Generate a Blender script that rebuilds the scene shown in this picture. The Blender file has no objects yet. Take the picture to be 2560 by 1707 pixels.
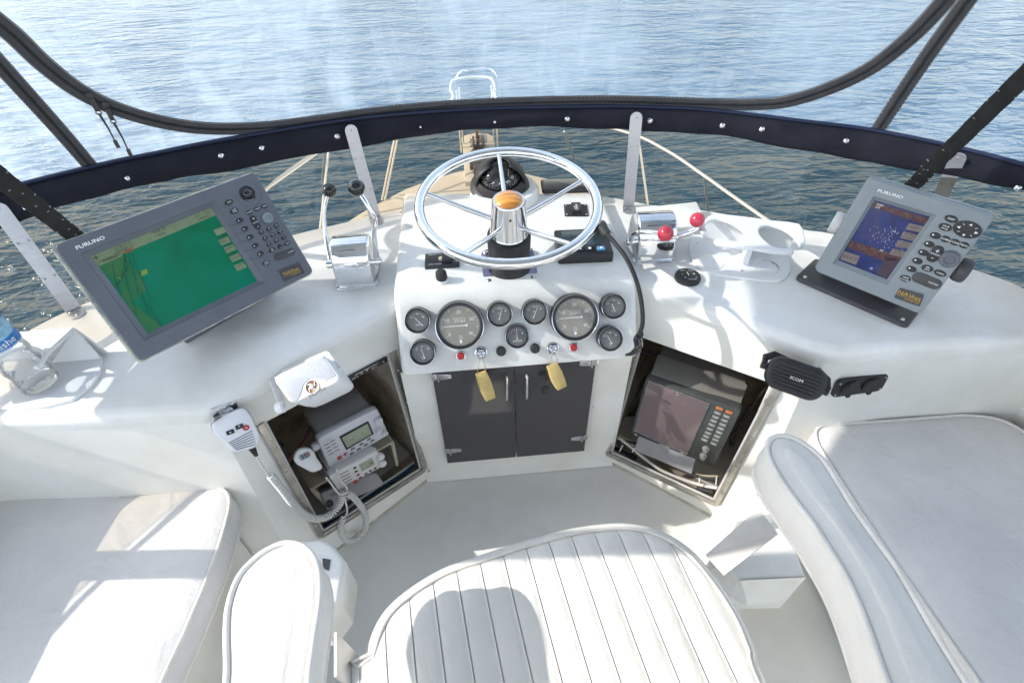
import bpy, bmesh, math, random
from mathutils import Vector, Matrix
V = Vector
R_ = math.radians
random.seed(7)
sc = bpy.context.scene
# ---------------------------------------------------------------- camera
SW, SH, FPX = 2560.0, 1707.0, 1350.84
CX, CY, CH = 1280.0, 853.5, 1.65
def _d(u, v):
    return V((u-CX, -(v-CY), -FPX)).normalized()
_F = _d(1104, -440); _U = -_d(1311, 2260); _F = (_F-_U*_F.dot(_U)).normalized(); _R = _F.cross(_U)
MW = Matrix((_R, _F, _U))            # camera coordinates -> boat coordinates
CAM = V((0, 0, CH))
cd = bpy.data.cameras.new('camera'); cam = bpy.data.objects.new('camera', cd)
sc.collection.objects.link(cam); sc.camera = cam
cam.matrix_world = Matrix.Translation(CAM) @ MW.to_4x4()
cd.sensor_width = 36; cd.lens = FPX/SW*36; cd.clip_start = .02; cd.clip_end = 6000
# ---------------------------------------------------------------- light
SUN = V((-.82, .03, .575)).normalized()
w = bpy.data.worlds.new('World'); sc.world = w; w.use_nodes = True
nt = w.node_tree; bg = nt.nodes['Background']
sky = nt.nodes.new('ShaderNodeTexSky'); sky.sky_type = 'NISHITA'; sky.sun_disc = False
sky.sun_elevation = math.asin(SUN.z); sky.sun_rotation = math.atan2(SUN.x, SUN.y)
hs = nt.nodes.new('ShaderNodeHueSaturation'); hs.inputs['Saturation'].default_value = .56; nt.links.new(sky.outputs[0], hs.inputs['Color']); nt.links.new(hs.outputs[0], bg.inputs[0]); bg.inputs[1].default_value = .15
ld = bpy.data.lights.new('sun', 'SUN'); ld.energy = 2.0; ld.angle = R_(.5); ld.color = (1, .945, .86)
lo = bpy.data.objects.new('sun', ld); sc.collection.objects.link(lo); lo.location = (-6, -2, 8)
lo.rotation_euler = SUN.to_track_quat('Z', 'Y').to_euler()
sc.view_settings.view_transform = 'Standard'; sc.view_settings.look = 'None'
sc.view_settings.exposure = 1.66; sc.view_settings.gamma = 1
sc.cycles.max_bounces = 10; sc.cycles.transparent_max_bounces = 16
sc.cycles.caustics_reflective = False; sc.cycles.caustics_refractive = False
# ---------------------------------------------------------------- rays of the survey camera
def ray(u, v):
    return MW @ V((u-CX, -(v-CY), -FPX))
def pz(u, v, z):
    r = ray(u, v); return CAM+r*((z-CH)/r.z)
def py(u, v, y):
    r = ray(u, v); return CAM+r*(y/r.y)
def pp(u, v, p, n):
    r = ray(u, v); n = V(n); return CAM+r*((V(p)-CAM).dot(n)/r.dot(n))
def pd(u, v, d):
    return CAM+ray(u, v).normalized()*d
# ---------------------------------------------------------------- mesh builder
def catmull(P, n=6, closed=False):
    P = [V(p) for p in P]; out = []; N = len(P)
    rng = range(N if closed else N-1)
    for i in rng:
        if closed: a, b, c, d = P[(i-1) % N], P[i], P[(i+1) % N], P[(i+2) % N]
        else: a, b, c, d = P[max(i-1, 0)], P[i], P[i+1], P[min(i+2, N-1)]
        for k in range(n):
            t = k/n
            out.append(.5*((2*b)+(c-a)*t+(2*a-5*b+4*c-d)*t*t+(3*b-a-3*c+d)*t*t*t))
    if not closed: out.append(P[-1].copy())
    return out
TXT = {}
def text_geo(s):
    if s not in TXT:
        c = bpy.data.curves.new('t', 'FONT'); c.body = s; c.size = 1; c.align_x = 'CENTER'; c.align_y = 'CENTER'; c.resolution_u = 2
        o = bpy.data.objects.new('t', c); sc.collection.objects.link(o)
        dg = bpy.context.evaluated_depsgraph_get(); m = bpy.data.meshes.new_from_object(o.evaluated_get(dg))
        TXT[s] = ([v.co.copy() for v in m.vertices], [list(p.vertices) for p in m.polygons])
        bpy.data.objects.remove(o); bpy.data.curves.remove(c); bpy.data.meshes.remove(m)
    return TXT[s]
def frame(o, x, y=None, n=None):
    x = V(x).normalized()
    if n is not None: n = V(n).normalized(); n = (n-x*n.dot(x)).normalized(); y = n.cross(x)
    else: y = V(y); y = (y-x*y.dot(x)).normalized(); n = x.cross(y)
    m = Matrix((x, y, n)).transposed().to_4x4(); m.translation = V(o); return m
I4 = Matrix.Identity(4)
class MB:
    def __init__(s, M=None): s.v = []; s.f = []; s.mi = []; s.M = M or I4
    def add(s, vs, fs, mi=0, M=None):
        T = s.M @ M if M is not None else s.M
        b = len(s.v); s.v += [T @ V(p) for p in vs]
        for f in fs: s.f.append([b+i for i in f]); s.mi.append(mi)
        return s
    def bm(s, b, mi=0, M=None):
        b.verts.ensure_lookup_table(); b.verts.index_update()
        s.add([v.co.copy() for v in b.verts], [[v.index for v in f.verts] for f in b.faces], mi, M); b.free(); return s
    def box(s, c, size, mi=0, bev=0, seg=2, M=None):
        b = bmesh.new(); bmesh.ops.create_cube(b, size=1)
        for v in b.verts: v.co = V((v.co.x*size[0]+c[0], v.co.y*size[1]+c[1], v.co.z*size[2]+c[2]))
        if bev: bmesh.ops.bevel(b, geom=b.edges[:], offset=bev, segments=seg, profile=.5, affect='EDGES')
        return s.bm(b, mi, M)
    def cyl(s, p0, p1, r0, r1=None, n=20, mi=0, caps=True, M=None):
        p0 = V(p0); p1 = V(p1); r1 = r0 if r1 is None else r1
        d = (p1-p0).normalized(); a = d.orthogonal().normalized(); c = d.cross(a)
        vs = []; fs = []
        for p, r in ((p0, r0), (p1, r1)):
            for i in range(n):
                t = 2*math.pi*i/n; vs.append(p+(a*math.cos(t)+c*math.sin(t))*r)
        for i in range(n): j = (i+1) % n; fs.append([i, j, n+j, n+i])
        if caps: fs.append(list(range(n))[::-1]); fs.append(list(range(n, 2*n)))
        return s.add(vs, fs, mi, M)
    def tube(s, pts, r, n=8, closed=False, mi=0, flat=1.0, M=None, up=None):
        P = [V(p) for p in pts]; N = len(P); vs = []; fs = []
        t0 = (P[1]-P[0]).normalized(); a = V(up) if up else t0.orthogonal(); a = (a-t0*a.dot(t0)).normalized()
        for i in range(N):
            if closed: t = (P[(i+1) % N]-P[i-1])
            else: t = P[min(i+1, N-1)]-P[max(i-1, 0)]
            if t.length < 1e-9: t = t0
            t.normalize(); a = a-t*a.dot(t)
            if a.length < 1e-6: a = t.orthogonal()
            a.normalize(); c = t.cross(a); t0 = t
            rr = r(i/(N-1)) if callable(r) else r
            for k in range(n):
                q = 2*math.pi*k/n; vs.append(P[i]+a*(math.cos(q)*rr)+c*(math.sin(q)*rr*flat))
        for i in range(N if closed else N-1):
            j = (i+1) % N
            for k in range(n): l = (k+1) % n; fs.append([i*n+k, i*n+l, j*n+l, j*n+k])
        if not closed: fs.append(list(range(n))[::-1]); fs.append([(N-1)*n+k for k in range(n)])
        return s.add(vs, fs, mi, M)
    def lathe(s, prof, n=32, mi=0, M=None):
        vs = []; fs = []; m = len(prof)
        for i in range(n):
            t = 2*math.pi*i/n
            for r, z in prof: vs.append(V((r*math.cos(t), r*math.sin(t), z)))
        for i in range(n):
            j = (i+1) % n
            for k in range(m-1):
                fs.append([i*m+k, j*m+k, j*m+k+1, i*m+k+1])
        return s.add(vs, fs, mi, M)
    def prism(s, poly, z0, z1, mi=0, bev=0, seg=2, M=None, both=False, only=None):
        b = bmesh.new(); a = [b.verts.new((p[0], p[1], z0)) for p in poly]; c = [b.verts.new((p[0], p[1], z1)) for p in poly]
        n = len(poly); b.faces.new(a[::-1]); top = b.faces.new(c)
        for i in range(n): j = (i+1) % n; b.faces.new((a[i], a[j], c[j], c[i]))
        bmesh.ops.recalc_face_normals(b, faces=b.faces[:])
        if bev:
            es = list(top.edges)
            if both: es = b.edges[:]
            if only: es = [top_e for top_e in es if all(any(abs(v.co.x-q[0])+abs(v.co.y-q[1]) < 1e-4 for q in only) for v in top_e.verts)]
            bmesh.ops.bevel(b, geom=es, offset=bev, segments=seg, profile=.5, affect='EDGES')
        return s.bm(b, mi, M)
    def sphere(s, c, r, mi=0, n=20, sc_=(1, 1, 1), M=None):
        b = bmesh.new(); bmesh.ops.create_uvsphere(b, u_segments=n, v_segments=n//2, radius=1)
        for v in b.verts: v.co = V((v.co.x*r*sc_[0]+c[0], v.co.y*r*sc_[1]+c[1], v.co.z*r*sc_[2]+c[2]))
        return s.bm(b, mi, M)
    def text(s, t, x, y, size, z=0, mi=0, rot=0, sx=1, M=None, depth=0):
        vs, fs = text_geo(t); c, q = math.cos(rot), math.sin(rot)
        out = []
        for p in vs:
            a, b = p.x*size*sx, p.y*size
            out.append(V((x+a*c-b*q, y+a*q+b*c, z)))
        return s.add(out, fs, mi, M)
    def quad(s, a, b, c, d, mi=0, M=None): return s.add([a, b, c, d], [[0, 1, 2, 3]], mi, M)
    def grid(s, rows, mi=0, flip=False, M=None, closed=False):
        n = len(rows[0]); vs = [p for r in rows for p in r]; fs = []
        for i in range(len(rows)-1):
            for k in range(n if closed else n-1):
                l = (k+1) % n; f = [i*n+k, i*n+l, (i+1)*n+l, (i+1)*n+k]; fs.append(f[::-1] if flip else f)
        return s.add(vs, fs, mi, M)
    def build(s, name, mats, parent=None, smooth=35, label=None, cat=None, group=None, kind=None, solid=0):
        me = bpy.data.meshes.new(name); me.from_pydata([tuple(p) for p in s.v], [], s.f)
        if not isinstance(mats, (list, tuple)): mats = [mats]
        for m in mats: me.materials.append(m)
        me.polygons.foreach_set('material_index', s.mi); me.update()
        if smooth:
            me.polygons.foreach_set('use_smooth', [True]*len(me.polygons)); me.set_sharp_from_angle(angle=R_(smooth))
        o = bpy.data.objects.new(name, me); sc.collection.objects.link(o)
        if parent is not None:
            o.parent = parent
            if parent.type == 'EMPTY' and not parent.get('_loc', 0): o.matrix_parent_inverse = parent.matrix_basis.inverted()
        if solid:
            md = o.modifiers.new('solid', 'SOLIDIFY'); md.thickness = solid; md.offset = 0
        props(o, label, cat, group, kind); return o
def props(o, label=None, cat=None, group=None, kind=None):
    if label: o['label'] = label
    if cat: o['category'] = cat
    if group: o['group'] = group
    if kind: o['kind'] = kind
def thing(name, label, cat, M=None, group=None, loc=None):
    """Empty at a thing's base. M: children are built in its local coordinates; loc: children are built in boat coordinates."""
    o = bpy.data.objects.new(name, None); sc.collection.objects.link(o); o.empty_display_size = .05
    if M is not None: o.matrix_basis = M; o['_loc'] = 1
    elif loc is not None: o.location = loc
    props(o, label, cat, group); return o
def rrect(w, h, r, n=6, cx=0, cy=0):
    out = []
    for (sx, sy, a0) in ((1, 1, 0), (-1, 1, 90), (-1, -1, 180), (1, -1, 270)):
        for k in range(n+1):
            a = R_(a0+90*k/n); out.append((cx+sx*(w/2-r)+r*math.cos(a), cy+sy*(h/2-r)+r*math.sin(a)))
    return out
def ell(w, h, n=24, cx=0, cy=0): return [(cx+w/2*math.cos(2*math.pi*k/n), cy+h/2*math.sin(2*math.pi*k/n)) for k in range(n)]
class Dev:
    """A device face: origin, axes and pixel -> local coordinates on the face plane."""
    def __init__(s, P, X, N, dist=None, d0=None):
        P = V(P)
        if dist: P = CAM+(P-CAM)*(dist/d0)
        s.M = frame(P, X, n=N); s.Mi = s.M.inverted(); s.N = s.M.to_3x3() @ V((0, 0, 1)); s.P = P
    def at(s, u, v, d=0):
        q = s.Mi @ pp(u, v, s.P+s.N*d, s.N); return (q.x, q.y)
# ---------------------------------------------------------------- materials
def mat(name, col, rough=.5, metal=0, var=0, vscale=8, bump=0, bscale=200, spec=.5, coat=0, emit=None, estr=0, alpha=None, trans=0, col2=None, stretch=None, ior=1.45, wrinkle=0):
    m = bpy.data.materials.new(name); m.use_nodes = True; t = m.node_tree; b = t.nodes['Principled BSDF']
    b.inputs['Base Color'].default_value = (*col, 1); b.inputs['Roughness'].default_value = rough; b.inputs['Metallic'].default_value = metal
    b.inputs['Specular IOR Level'].default_value = spec; b.inputs['Coat Weight'].default_value = coat; b.inputs['Coat Roughness'].default_value = .08
    b.inputs['IOR'].default_value = ior
    if trans: b.inputs['Transmission Weight'].default_value = trans
    if emit: b.inputs['Emission Color'].default_value = (*emit, 1); b.inputs['Emission Strength'].default_value = estr
    tc = t.nodes.new('ShaderNodeTexCoord'); co = tc.outputs['Object']
    if stretch:
        mp = t.nodes.new('ShaderNodeMapping'); mp.inputs['Scale'].default_value = stretch; t.links.new(co, mp.inputs[0]); co = mp.outputs[0]
    if var:
        n = t.nodes.new('ShaderNodeTexNoise'); n.inputs['Scale'].default_value = vscale; n.inputs['Detail'].default_value = 6; n.inputs['Roughness'].default_value = .6
        t.links.new(co, n.inputs[0])
        mx = t.nodes.new('ShaderNodeMix'); mx.data_type = 'RGBA'
        c2 = col2 or tuple(c*(1-var) for c in col)
        mx.inputs[6].default_value = (*c2, 1); mx.inputs[7].default_value = (*col, 1)
        rp = t.nodes.new('ShaderNodeMapRange'); rp.inputs[1].default_value = .32; rp.inputs[2].default_value = .62
        t.links.new(n.outputs[0], rp.inputs[0]); t.links.new(rp.outputs[0], mx.inputs[0]); t.links.new(mx.outputs[2], b.inputs['Base Color'])
        r2 = t.nodes.new('ShaderNodeMapRange'); r2.inputs[3].default_value = min(1, rough*1.35); r2.inputs[4].default_value = rough*.85
        t.links.new(n.outputs[0], r2.inputs[0]); t.links.new(r2.outputs[0], b.inputs['Roughness'])
    if bump:
        n = t.nodes.new('ShaderNodeTexNoise'); n.inputs['Scale'].default_value = bscale; n.inputs['Detail'].default_value = 4; t.links.new(co, n.inputs[0])
        bp = t.nodes.new('ShaderNodeBump'); bp.inputs['Strength'].default_value = bump; bp.inputs['Distance'].default_value = .002
        t.links.new(n.outputs[0], bp.inputs['Height']); t.links.new(bp.outputs[0], b.inputs['Normal'])
        if wrinkle:
            n2 = t.nodes.new('ShaderNodeTexNoise'); n2.inputs['Scale'].default_value = 9; n2.inputs['Detail'].default_value = 3; n2.inputs['Distortion'].default_value = .8; t.links.new(co, n2.inputs[0])
            b2 = t.nodes.new('ShaderNodeBump'); b2.inputs['Strength'].default_value = wrinkle; b2.inputs['Distance'].default_value = .012; t.links.new(n2.outputs[0], b2.inputs['Height']); t.links.new(b2.outputs[0], bp.inputs['Normal'])
    return m
def specks(m, scale=60, thr=.03, col=(.05, .045, .04)):
    """tiny dirt specks, wear with a shape of its own"""
    t = m.node_tree; b = t.nodes['Principled BSDF']; tc = t.nodes.new('ShaderNodeTexCoord')
    vo = t.nodes.new('ShaderNodeTexVoronoi'); vo.inputs['Scale'].default_value = scale; t.links.new(tc.outputs['Object'], vo.inputs['Vector'])
    lt = t.nodes.new('ShaderNodeMath'); lt.operation = 'LESS_THAN'; lt.inputs[1].default_value = thr; t.links.new(vo.outputs['Distance'], lt.inputs[0])
    no = t.nodes.new('ShaderNodeTexNoise'); no.inputs['Scale'].default_value = 7; t.links.new(tc.outputs['Object'], no.inputs[0])
    gt = t.nodes.new('ShaderNodeMath'); gt.operation = 'GREATER_THAN'; gt.inputs[1].default_value = .56; t.links.new(no.outputs[0], gt.inputs[0])
    mu = t.nodes.new('ShaderNodeMath'); mu.operation = 'MULTIPLY'; t.links.new(lt.outputs[0], mu.inputs[0]); t.links.new(gt.outputs[0], mu.inputs[1])
    mx = t.nodes.new('ShaderNodeMix'); mx.data_type = 'RGBA'; l = b.inputs['Base Color'].links
    if l: t.links.new(l[0].from_socket, mx.inputs[6])
    else: mx.inputs[6].default_value = b.inputs['Base Color'].default_value
    mx.inputs[7].default_value = (*col, 1); t.links.new(mu.outputs[0], mx.inputs[0]); t.links.new(mx.outputs[2], b.inputs['Base Color'])
    return m
GEL = specks(mat('gelcoat', (.84, .84, .82), .26, var=.05, vscale=5, bump=.05, bscale=60, coat=.25, col2=(.72, .71, .66)), 30, .034)
GELW = specks(mat('gelcoat_wall', (.84, .83, .79), .36, var=.06, vscale=3.5, bump=.05, bscale=40, col2=(.72, .70, .62)), 16, .02, (.35, .28, .18))
FLOOR = specks(mat('sole_gelcoat', (.78, .775, .74), .42, var=.08, vscale=5, bump=.5, bscale=330, col2=(.70, .695, .66)), 22, .035)
VIN = specks(mat('white_vinyl', (.74, .72, .68), .5, var=.08, vscale=9, bump=.35, bscale=420, wrinkle=.5), 50, .02, (.3, .26, .2))
VING = specks(mat('grey_white_vinyl', (.73, .715, .70), .5, var=.10, vscale=6, bump=.35, bscale=420, wrinkle=.6), 50, .02, (.3, .26, .2))
PIPE = mat('piping_vinyl', (.76, .73, .68), .45, var=.12, vscale=25)
CHROME = mat('chrome', (.86, .86, .87), .06, 1, var=.08, vscale=12)
CHROME2 = mat('worn_chrome', (.72, .72, .73), .16, 1, var=.25, vscale=20)
ALU = mat('aluminium', (.60, .59, .62), .38, 1, var=.1, vscale=30, stretch=(1, 1, 12))
STEEL = mat('steel_frame', (.55, .52, .46), .35, 1, var=.35, vscale=22)
SCREW = mat('screw_steel', (.62, .60, .56), .3, 1)
BLK = mat('black_plastic', (.028, .028, .032), .42, var=.2, vscale=20, bump=.1, bscale=300)
BLKG = mat('black_gloss', (.012, .012, .014), .08, coat=.5)
RUB = mat('black_rubber', (.03, .03, .03), .6)
GREY = mat('device_grey', (.135, .145, .175), .38, var=.12, vscale=12, bump=.08, bscale=500)
GREYL = mat('device_light_grey', (.26, .295, .32), .38, var=.10, vscale=12, bump=.08, bscale=500)
DKG = mat('dark_grey_plastic', (.07, .07, .075), .5, var=.15, vscale=20)
CHIP = mat('chipped_edge', (.60, .60, .52), .6, var=.5, vscale=30, col2=(.22, .23, .24))
WPL = mat('white_plastic', (.78, .79, .80), .35, var=.04, vscale=10)
WPLD = mat('offwhite_plastic', (.60, .59, .58), .42, var=.08, vscale=12)
INK = mat('white_print', (.85, .85, .85), .5)
INKD = mat('dark_print', (.03, .03, .035), .5)
RED = mat('red_button', (.42, .02, .025), .35)
PINK = mat('red_knob', (.62, .045, .085), .22, var=.2, vscale=14, coat=.4)
ORG = mat('orange_key', (.62, .20, .07), .45)
TEAK = mat('teak', (.85, .34, .05), .35, var=.55, vscale=9, coat=.7, stretch=(1, 8, 1), col2=(.22, .08, .015))
SMOKE = mat('smoked_acrylic', (.06, .055, .058), .09, coat=.3, bump=.02, bscale=30)
WOOD = specks(mat('dirty_plywood', (.62, .53, .42), .75, var=.55, vscale=9, bump=.3, bscale=60), 40, .09, (.03, .02, .015))
SHELF = specks(mat('cream_shelf', (.50, .45, .36), .55, var=.2, vscale=14), 40, .06, (.1, .06, .03))
NAVY = mat('navy_canvas', (.007, .008, .019), .75, var=.25, vscale=12, bump=.5, bscale=700)
NAVYL = mat('navy_piping', (.012, .02, .06), .6)
ZIPT = mat('zipper_tape', (.078, .078, .088), .75, var=.15, vscale=30, bump=.4, bscale=800)
ZIPC = mat('zipper_coil', (.015, .015, .016), .3)
WEB = mat('black_webbing', (.02, .02, .02), .8, var=.3, vscale=40, bump=.8, bscale=900)
FOAM = mat('yellow_foam', (.68, .50, .20), .7, var=.12, vscale=30, bump=.4, bscale=300)
LCDG = mat('lcd_green', (.33, .38, .27), .25, var=.1, vscale=30)
CREAM = mat('cream_deck', (.56, .52, .44), .55, var=.12, vscale=2.5, bump=.15, bscale=50)
CRRAIL = mat('bow_rail_steel', (.82, .80, .76), .25, .7)
RUST = mat('rust', (.11, .07, .045), .8, var=.5, vscale=20)
BLUE = mat('blue_cable', (.03, .10, .22), .5)
CABLE = mat('white_cable', (.62, .60, .55), .45)
CABLY = mat('yellowed_cable', (.52, .46, .30), .5)
def glass(name, tint, haze=0, hcol=(.9, .92, .93), wear=None, gl=.9):
    m = bpy.data.materials.new(name); m.use_nodes = True; t = m.node_tree; t.nodes.remove(t.nodes['Principled BSDF']); out = t.nodes['Material Output']
    tr = t.nodes.new('ShaderNodeBsdfTransparent'); tr.inputs[0].default_value = (*tint, 1)
    g = t.nodes.new('ShaderNodeBsdfGlossy'); g.inputs['Roughness'].default_value = .03; g.inputs[0].default_value = (gl, gl, gl, 1)
    fr = t.nodes.new('ShaderNodeFresnel'); fr.inputs[0].default_value = 1.35
    mx = t.nodes.new('ShaderNodeMixShader'); t.links.new(fr.outputs[0], mx.inputs[0]); t.links.new(tr.outputs[0], mx.inputs[1]); t.links.new(g.outputs[0], mx.inputs[2])
    last = mx
    if haze:
        df = t.nodes.new('ShaderNodeBsdfTranslucent'); df.inputs[0].default_value = (*hcol, 1)
        d2 = t.nodes.new('ShaderNodeBsdfDiffuse'); d2.inputs[0].default_value = (*hcol, 1)
        md = t.nodes.new('ShaderNodeMixShader'); md.inputs[0].default_value = .5; t.links.new(df.outputs[0], md.inputs[1]); t.links.new(d2.outputs[0], md.inputs[2])
        m2 = t.nodes.new('ShaderNodeMixShader'); t.links.new(mx.outputs[0], m2.inputs[1]); t.links.new(md.outputs[0], m2.inputs[2]); m2.inputs[0].default_value = haze
        if wear:
            tc = t.nodes.new('ShaderNodeTexCoord')
            def ns(sc3, scale, lo_, hi_, a, b_, rot=(0, 0, 0), det=4, dist=0):
                mp = t.nodes.new('ShaderNodeMapping'); mp.inputs['Scale'].default_value = sc3; mp.inputs['Rotation'].default_value = rot; t.links.new(tc.outputs['Object'], mp.inputs[0])
                n = t.nodes.new('ShaderNodeTexNoise'); n.inputs['Scale'].default_value = scale; n.inputs['Detail'].default_value = det; n.inputs['Distortion'].default_value = dist; t.links.new(mp.outputs[0], n.inputs[0])
                r = t.nodes.new('ShaderNodeMapRange'); r.inputs[1].default_value = lo_; r.inputs[2].default_value = hi_; r.inputs[3].default_value = a; r.inputs[4].default_value = b_; t.links.new(n.outputs[0], r.inputs[0]); return r
            a = ns((1, 1, .7), 2.2, .36, .62, haze*.55, haze*1.55, (0, -.5, .2), det=7, dist=1.3)
            b = ns((1.6, 1, .35), 3.2, .50, .64, 0, wear, (0, -.75, 0), 7, 1.6)
            c = ns((2.2, 1, .06), 9, .60, .70, 0, wear*.5, (0, -.6, 0), 5, .4)
            s1 = t.nodes.new('ShaderNodeMath'); s1.operation = 'ADD'; t.links.new(a.outputs[0], s1.inputs[0]); t.links.new(b.outputs[0], s1.inputs[1])
            s2 = t.nodes.new('ShaderNodeMath'); s2.operation = 'ADD'; t.links.new(s1.outputs[0], s2.inputs[0]); t.links.new(c.outputs[0], s2.inputs[1])
            t.links.new(s2.outputs[0], m2.inputs[0])
        last = m2
    t.links.new(last.outputs[0], out.inputs[0]); return m
PLEXI = glass('tinted_acrylic', (.60, .53, .43), .03, (.5, .5, .45))
VINYL = glass('clear_vinyl', (.92, .95, .97), .29, (.74, .87, .97), wear=.14)
VINYLS = glass('side_vinyl', (.95, .96, .97), .05)
GLASS = glass('gauge_glass', (.97, .97, .97), .04)
PET = glass('bottle_plastic', (.96, .98, .99), .12, (.95, .97, 1))
# ================================================================ SEA
def water_mat():
    m = bpy.data.materials.new('sea_water'); m.use_nodes = True; t = m.node_tree; b = t.nodes['Principled BSDF']
    b.inputs['Base Color'].default_value = (.013, .060, .112, 1); b.inputs['Roughness'].default_value = .12; b.inputs['IOR'].default_value = 1.33
    tc = t.nodes.new('ShaderNodeTexCoord'); prev = None
    for scale, dist, strg, st in ((.45, .5, .55, (1, 2.2, 1)), (1.6, .16, .8, (1, 2.6, 1)), (6, .035, .8, (1, 2, 1))):
        mp = t.nodes.new('ShaderNodeMapping'); mp.inputs['Scale'].default_value = st; mp.inputs['Rotation'].default_value = (0, 0, R_(12)); t.links.new(tc.outputs['Object'], mp.inputs[0])
        n = t.nodes.new('ShaderNodeTexNoise'); n.inputs['Scale'].default_value = scale; n.inputs['Detail'].default_value = 3; n.inputs['Distortion'].default_value = .5; t.links.new(mp.outputs[0], n.inputs[0])
        bp = t.nodes.new('ShaderNodeBump'); bp.inputs['Strength'].default_value = strg; bp.inputs['Distance'].default_value = dist; t.links.new(n.outputs[0], bp.inputs['Height'])
        if prev: t.links.new(prev.outputs[0], bp.inputs['Normal'])
        prev = bp
    t.links.new(prev.outputs[0], b.inputs['Normal']); return m
sea = MB(); S = 2500
sea.quad((-S, -S, 0), (S, -S, 0), (S, S, 0), (-S, S, 0))
o = sea.build('sea_water', water_mat(), smooth=0, kind='structure', label='rippled green blue sea around the bow'); o.location.z = -2.6
# ================================================================ FOREDECK
ZD = -1.0
fd = thing('foredeck', 'cream foredeck of the boat narrowing to the bow beyond the windscreen', 'boat deck', loc=(.11, 4, ZD))
half = [(.0, 5.42), (.14, 5.42), (.24, 5.40), (.48, 5.28), (.75, 5.1), (1.1, 4.75), (1.45, 4.3), (1.75, 3.6), (1.95, 2.6), (1.95, 1.9)]
poly = [(.11+x, y) for x, y in half]+[(.11-x, y) for x, y in half[::-1][:-1]]
MB().prism(poly[::-1], ZD-.9, ZD, bev=.03).build('deck', CREAM, fd)
MB().prism([(.11+x*.93, y*.985) for x, y in half]+[(.11-x*.93, y*.985) for x, y in half[::-1][:-1]], ZD, ZD+.035, bev=.012).build('deck_panel', CREAM, fd)
pu = [(-.17, 5.0), (-.17, 5.95)]+[(.19*math.cos(a)*-1, 6.0+.15*math.sin(a)) for a in [R_(k) for k in range(20, 161, 20)]]+[(.19, 5.95), (.17, 5.0)]
mb = MB(); mb.prism([(.13+x, y) for x, y in pu[::-1]], ZD+.036, ZD+.085, bev=.012)
for k in range(14): mb.cyl((.13-.10+.2*random.random(), 5.75+.35*random.random(), ZD+.085), (.13-.1+.2*(k/13), 5.78+.3*((k*5) % 7)/7, ZD+.0855), .004, n=6, mi=1)
mb.build('pulpit', [CREAM, DKG], fd)
an = thing('anchor', 'dark rusty anchor and chain on its roller at the bow tip', 'anchor', loc=(.13, 5.7, ZD+.09))
mb = MB(); mb.cyl((.13, 5.15, ZD+.12), (.13, 6.12, ZD+.13), .014); mb.box((.13, 5.98, ZD+.13), (.03, .22, .05), bev=.005); mb.build('shank', RUST, an)
mb = MB()
for s in (-1, 1): mb.add([(.13, 5.80, ZD+.12), (.13+s*.09, 5.62, ZD+.10), (.13+s*.03, 5.60, ZD+.13), (.13, 5.68, ZD+.15)], [[0, 1, 2, 3]]); mb.box((.13+s*.05, 5.72, ZD+.14), (.012, .2, .09), bev=.003)
mb.build('fluke', DKG, an, solid=.01)
wl = thing('windlass', 'dark anchor windlass on the foredeck behind the anchor', 'windlass', loc=(.13, 5.2, ZD+.08))
mb = MB(); mb.box((.13, 5.2, ZD+.13), (.16, .2, .1), bev=.02); mb.cyl((.02, 5.2, ZD+.15), (.24, 5.2, ZD+.15), .045); mb.build('drum', DKG, wl)
mb = MB()
mb.tube(catmull([(.30+.05*math.sin(k*2.1), 5.08+.03*k, ZD+.05) for k in range(14)], 3), lambda t: .014+.006*math.sin(t*120), n=7)
mb.build('chain', RUST, wl)
br = thing('bow_rail', 'thin cream coloured metal rail around the foredeck edge', 'railing', loc=(.11, 4.5, ZD))
def bz(u, v, z=-.42): return pz(u, v, z)
rail = [bz(1975, 590), bz(1916, 549), bz(1820, 482), bz(1761, 440), bz(1660, 373), bz(1546, 325)]
rail += [V((.42, 5.55, -.38)), V((.34, 5.9, -.34))]
mb = MB(); mb.tube(catmull(rail, 5), .013)
mir = [V((.22-p.x, p.y, p.z)) for p in rail]; mb.tube(catmull(mir, 5), .013)
mb.tube(catmull([V((.34, 5.9, -.34)), V((.32, 6.12, -.33)), V((.22, 6.2, -.33)), V((.0, 6.2, -.33)), V((-.10, 6.1, -.33)), V((-.12, 5.9, -.34))], 6), .013)
mb.build('rail', CRRAIL, br)
for (ua, va, ub, vb) in ((1761, 440, 1771, 540), (1597, 350, 1622, 530), (1410, 329, 1440, 412)):
    a = bz(ua, va); b = pz(ub, vb, ZD); MB().tube([a, b], .011).build('stanchion', CRRAIL, br)
for (ua, va, ub, vb) in ((987, 345, 955, 500), (994, 345, 962, 500), (821, 379, 800, 574), (812, 379, 806, 460)):
    a = bz(ua, va); b = pz(ub, vb, ZD); MB().tube([a, b], .011).build('stanchion', CRRAIL, br)
for (x, y) in ((-.03, 5.95), (-.06, 5.85), (.31, 5.95), (.345, 5.85)):
    MB().tube([(x, y, -.34), (x, y-.08, ZD+.03)], .010).build('stanchion', CRRAIL, br)
MB().tube([bz(666, 473), bz(800, 379)], .012).build('side_rail', CRRAIL, br)
hp = thing('bow_hoop', 'bright polished hoop rail standing above the bow tip', 'rail', loc=(.13, 6.3, -.35))
mb = MB(); q = [(1143, 240), (1139, 205), (1152, 180), (1180, 174), (1209, 170), (1232, 178), (1243, 205), (1247, 240)]
mb.tube(catmull([py(u, v, 6.35) for u, v in q], 6), .012); mb.tube(catmull([py(1232, 178, 6.35), py(1234, 205, 6.35), py(1236, 240, 6.35)], 4), .010)
mb.build('hoop', CHROME, hp)
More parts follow.
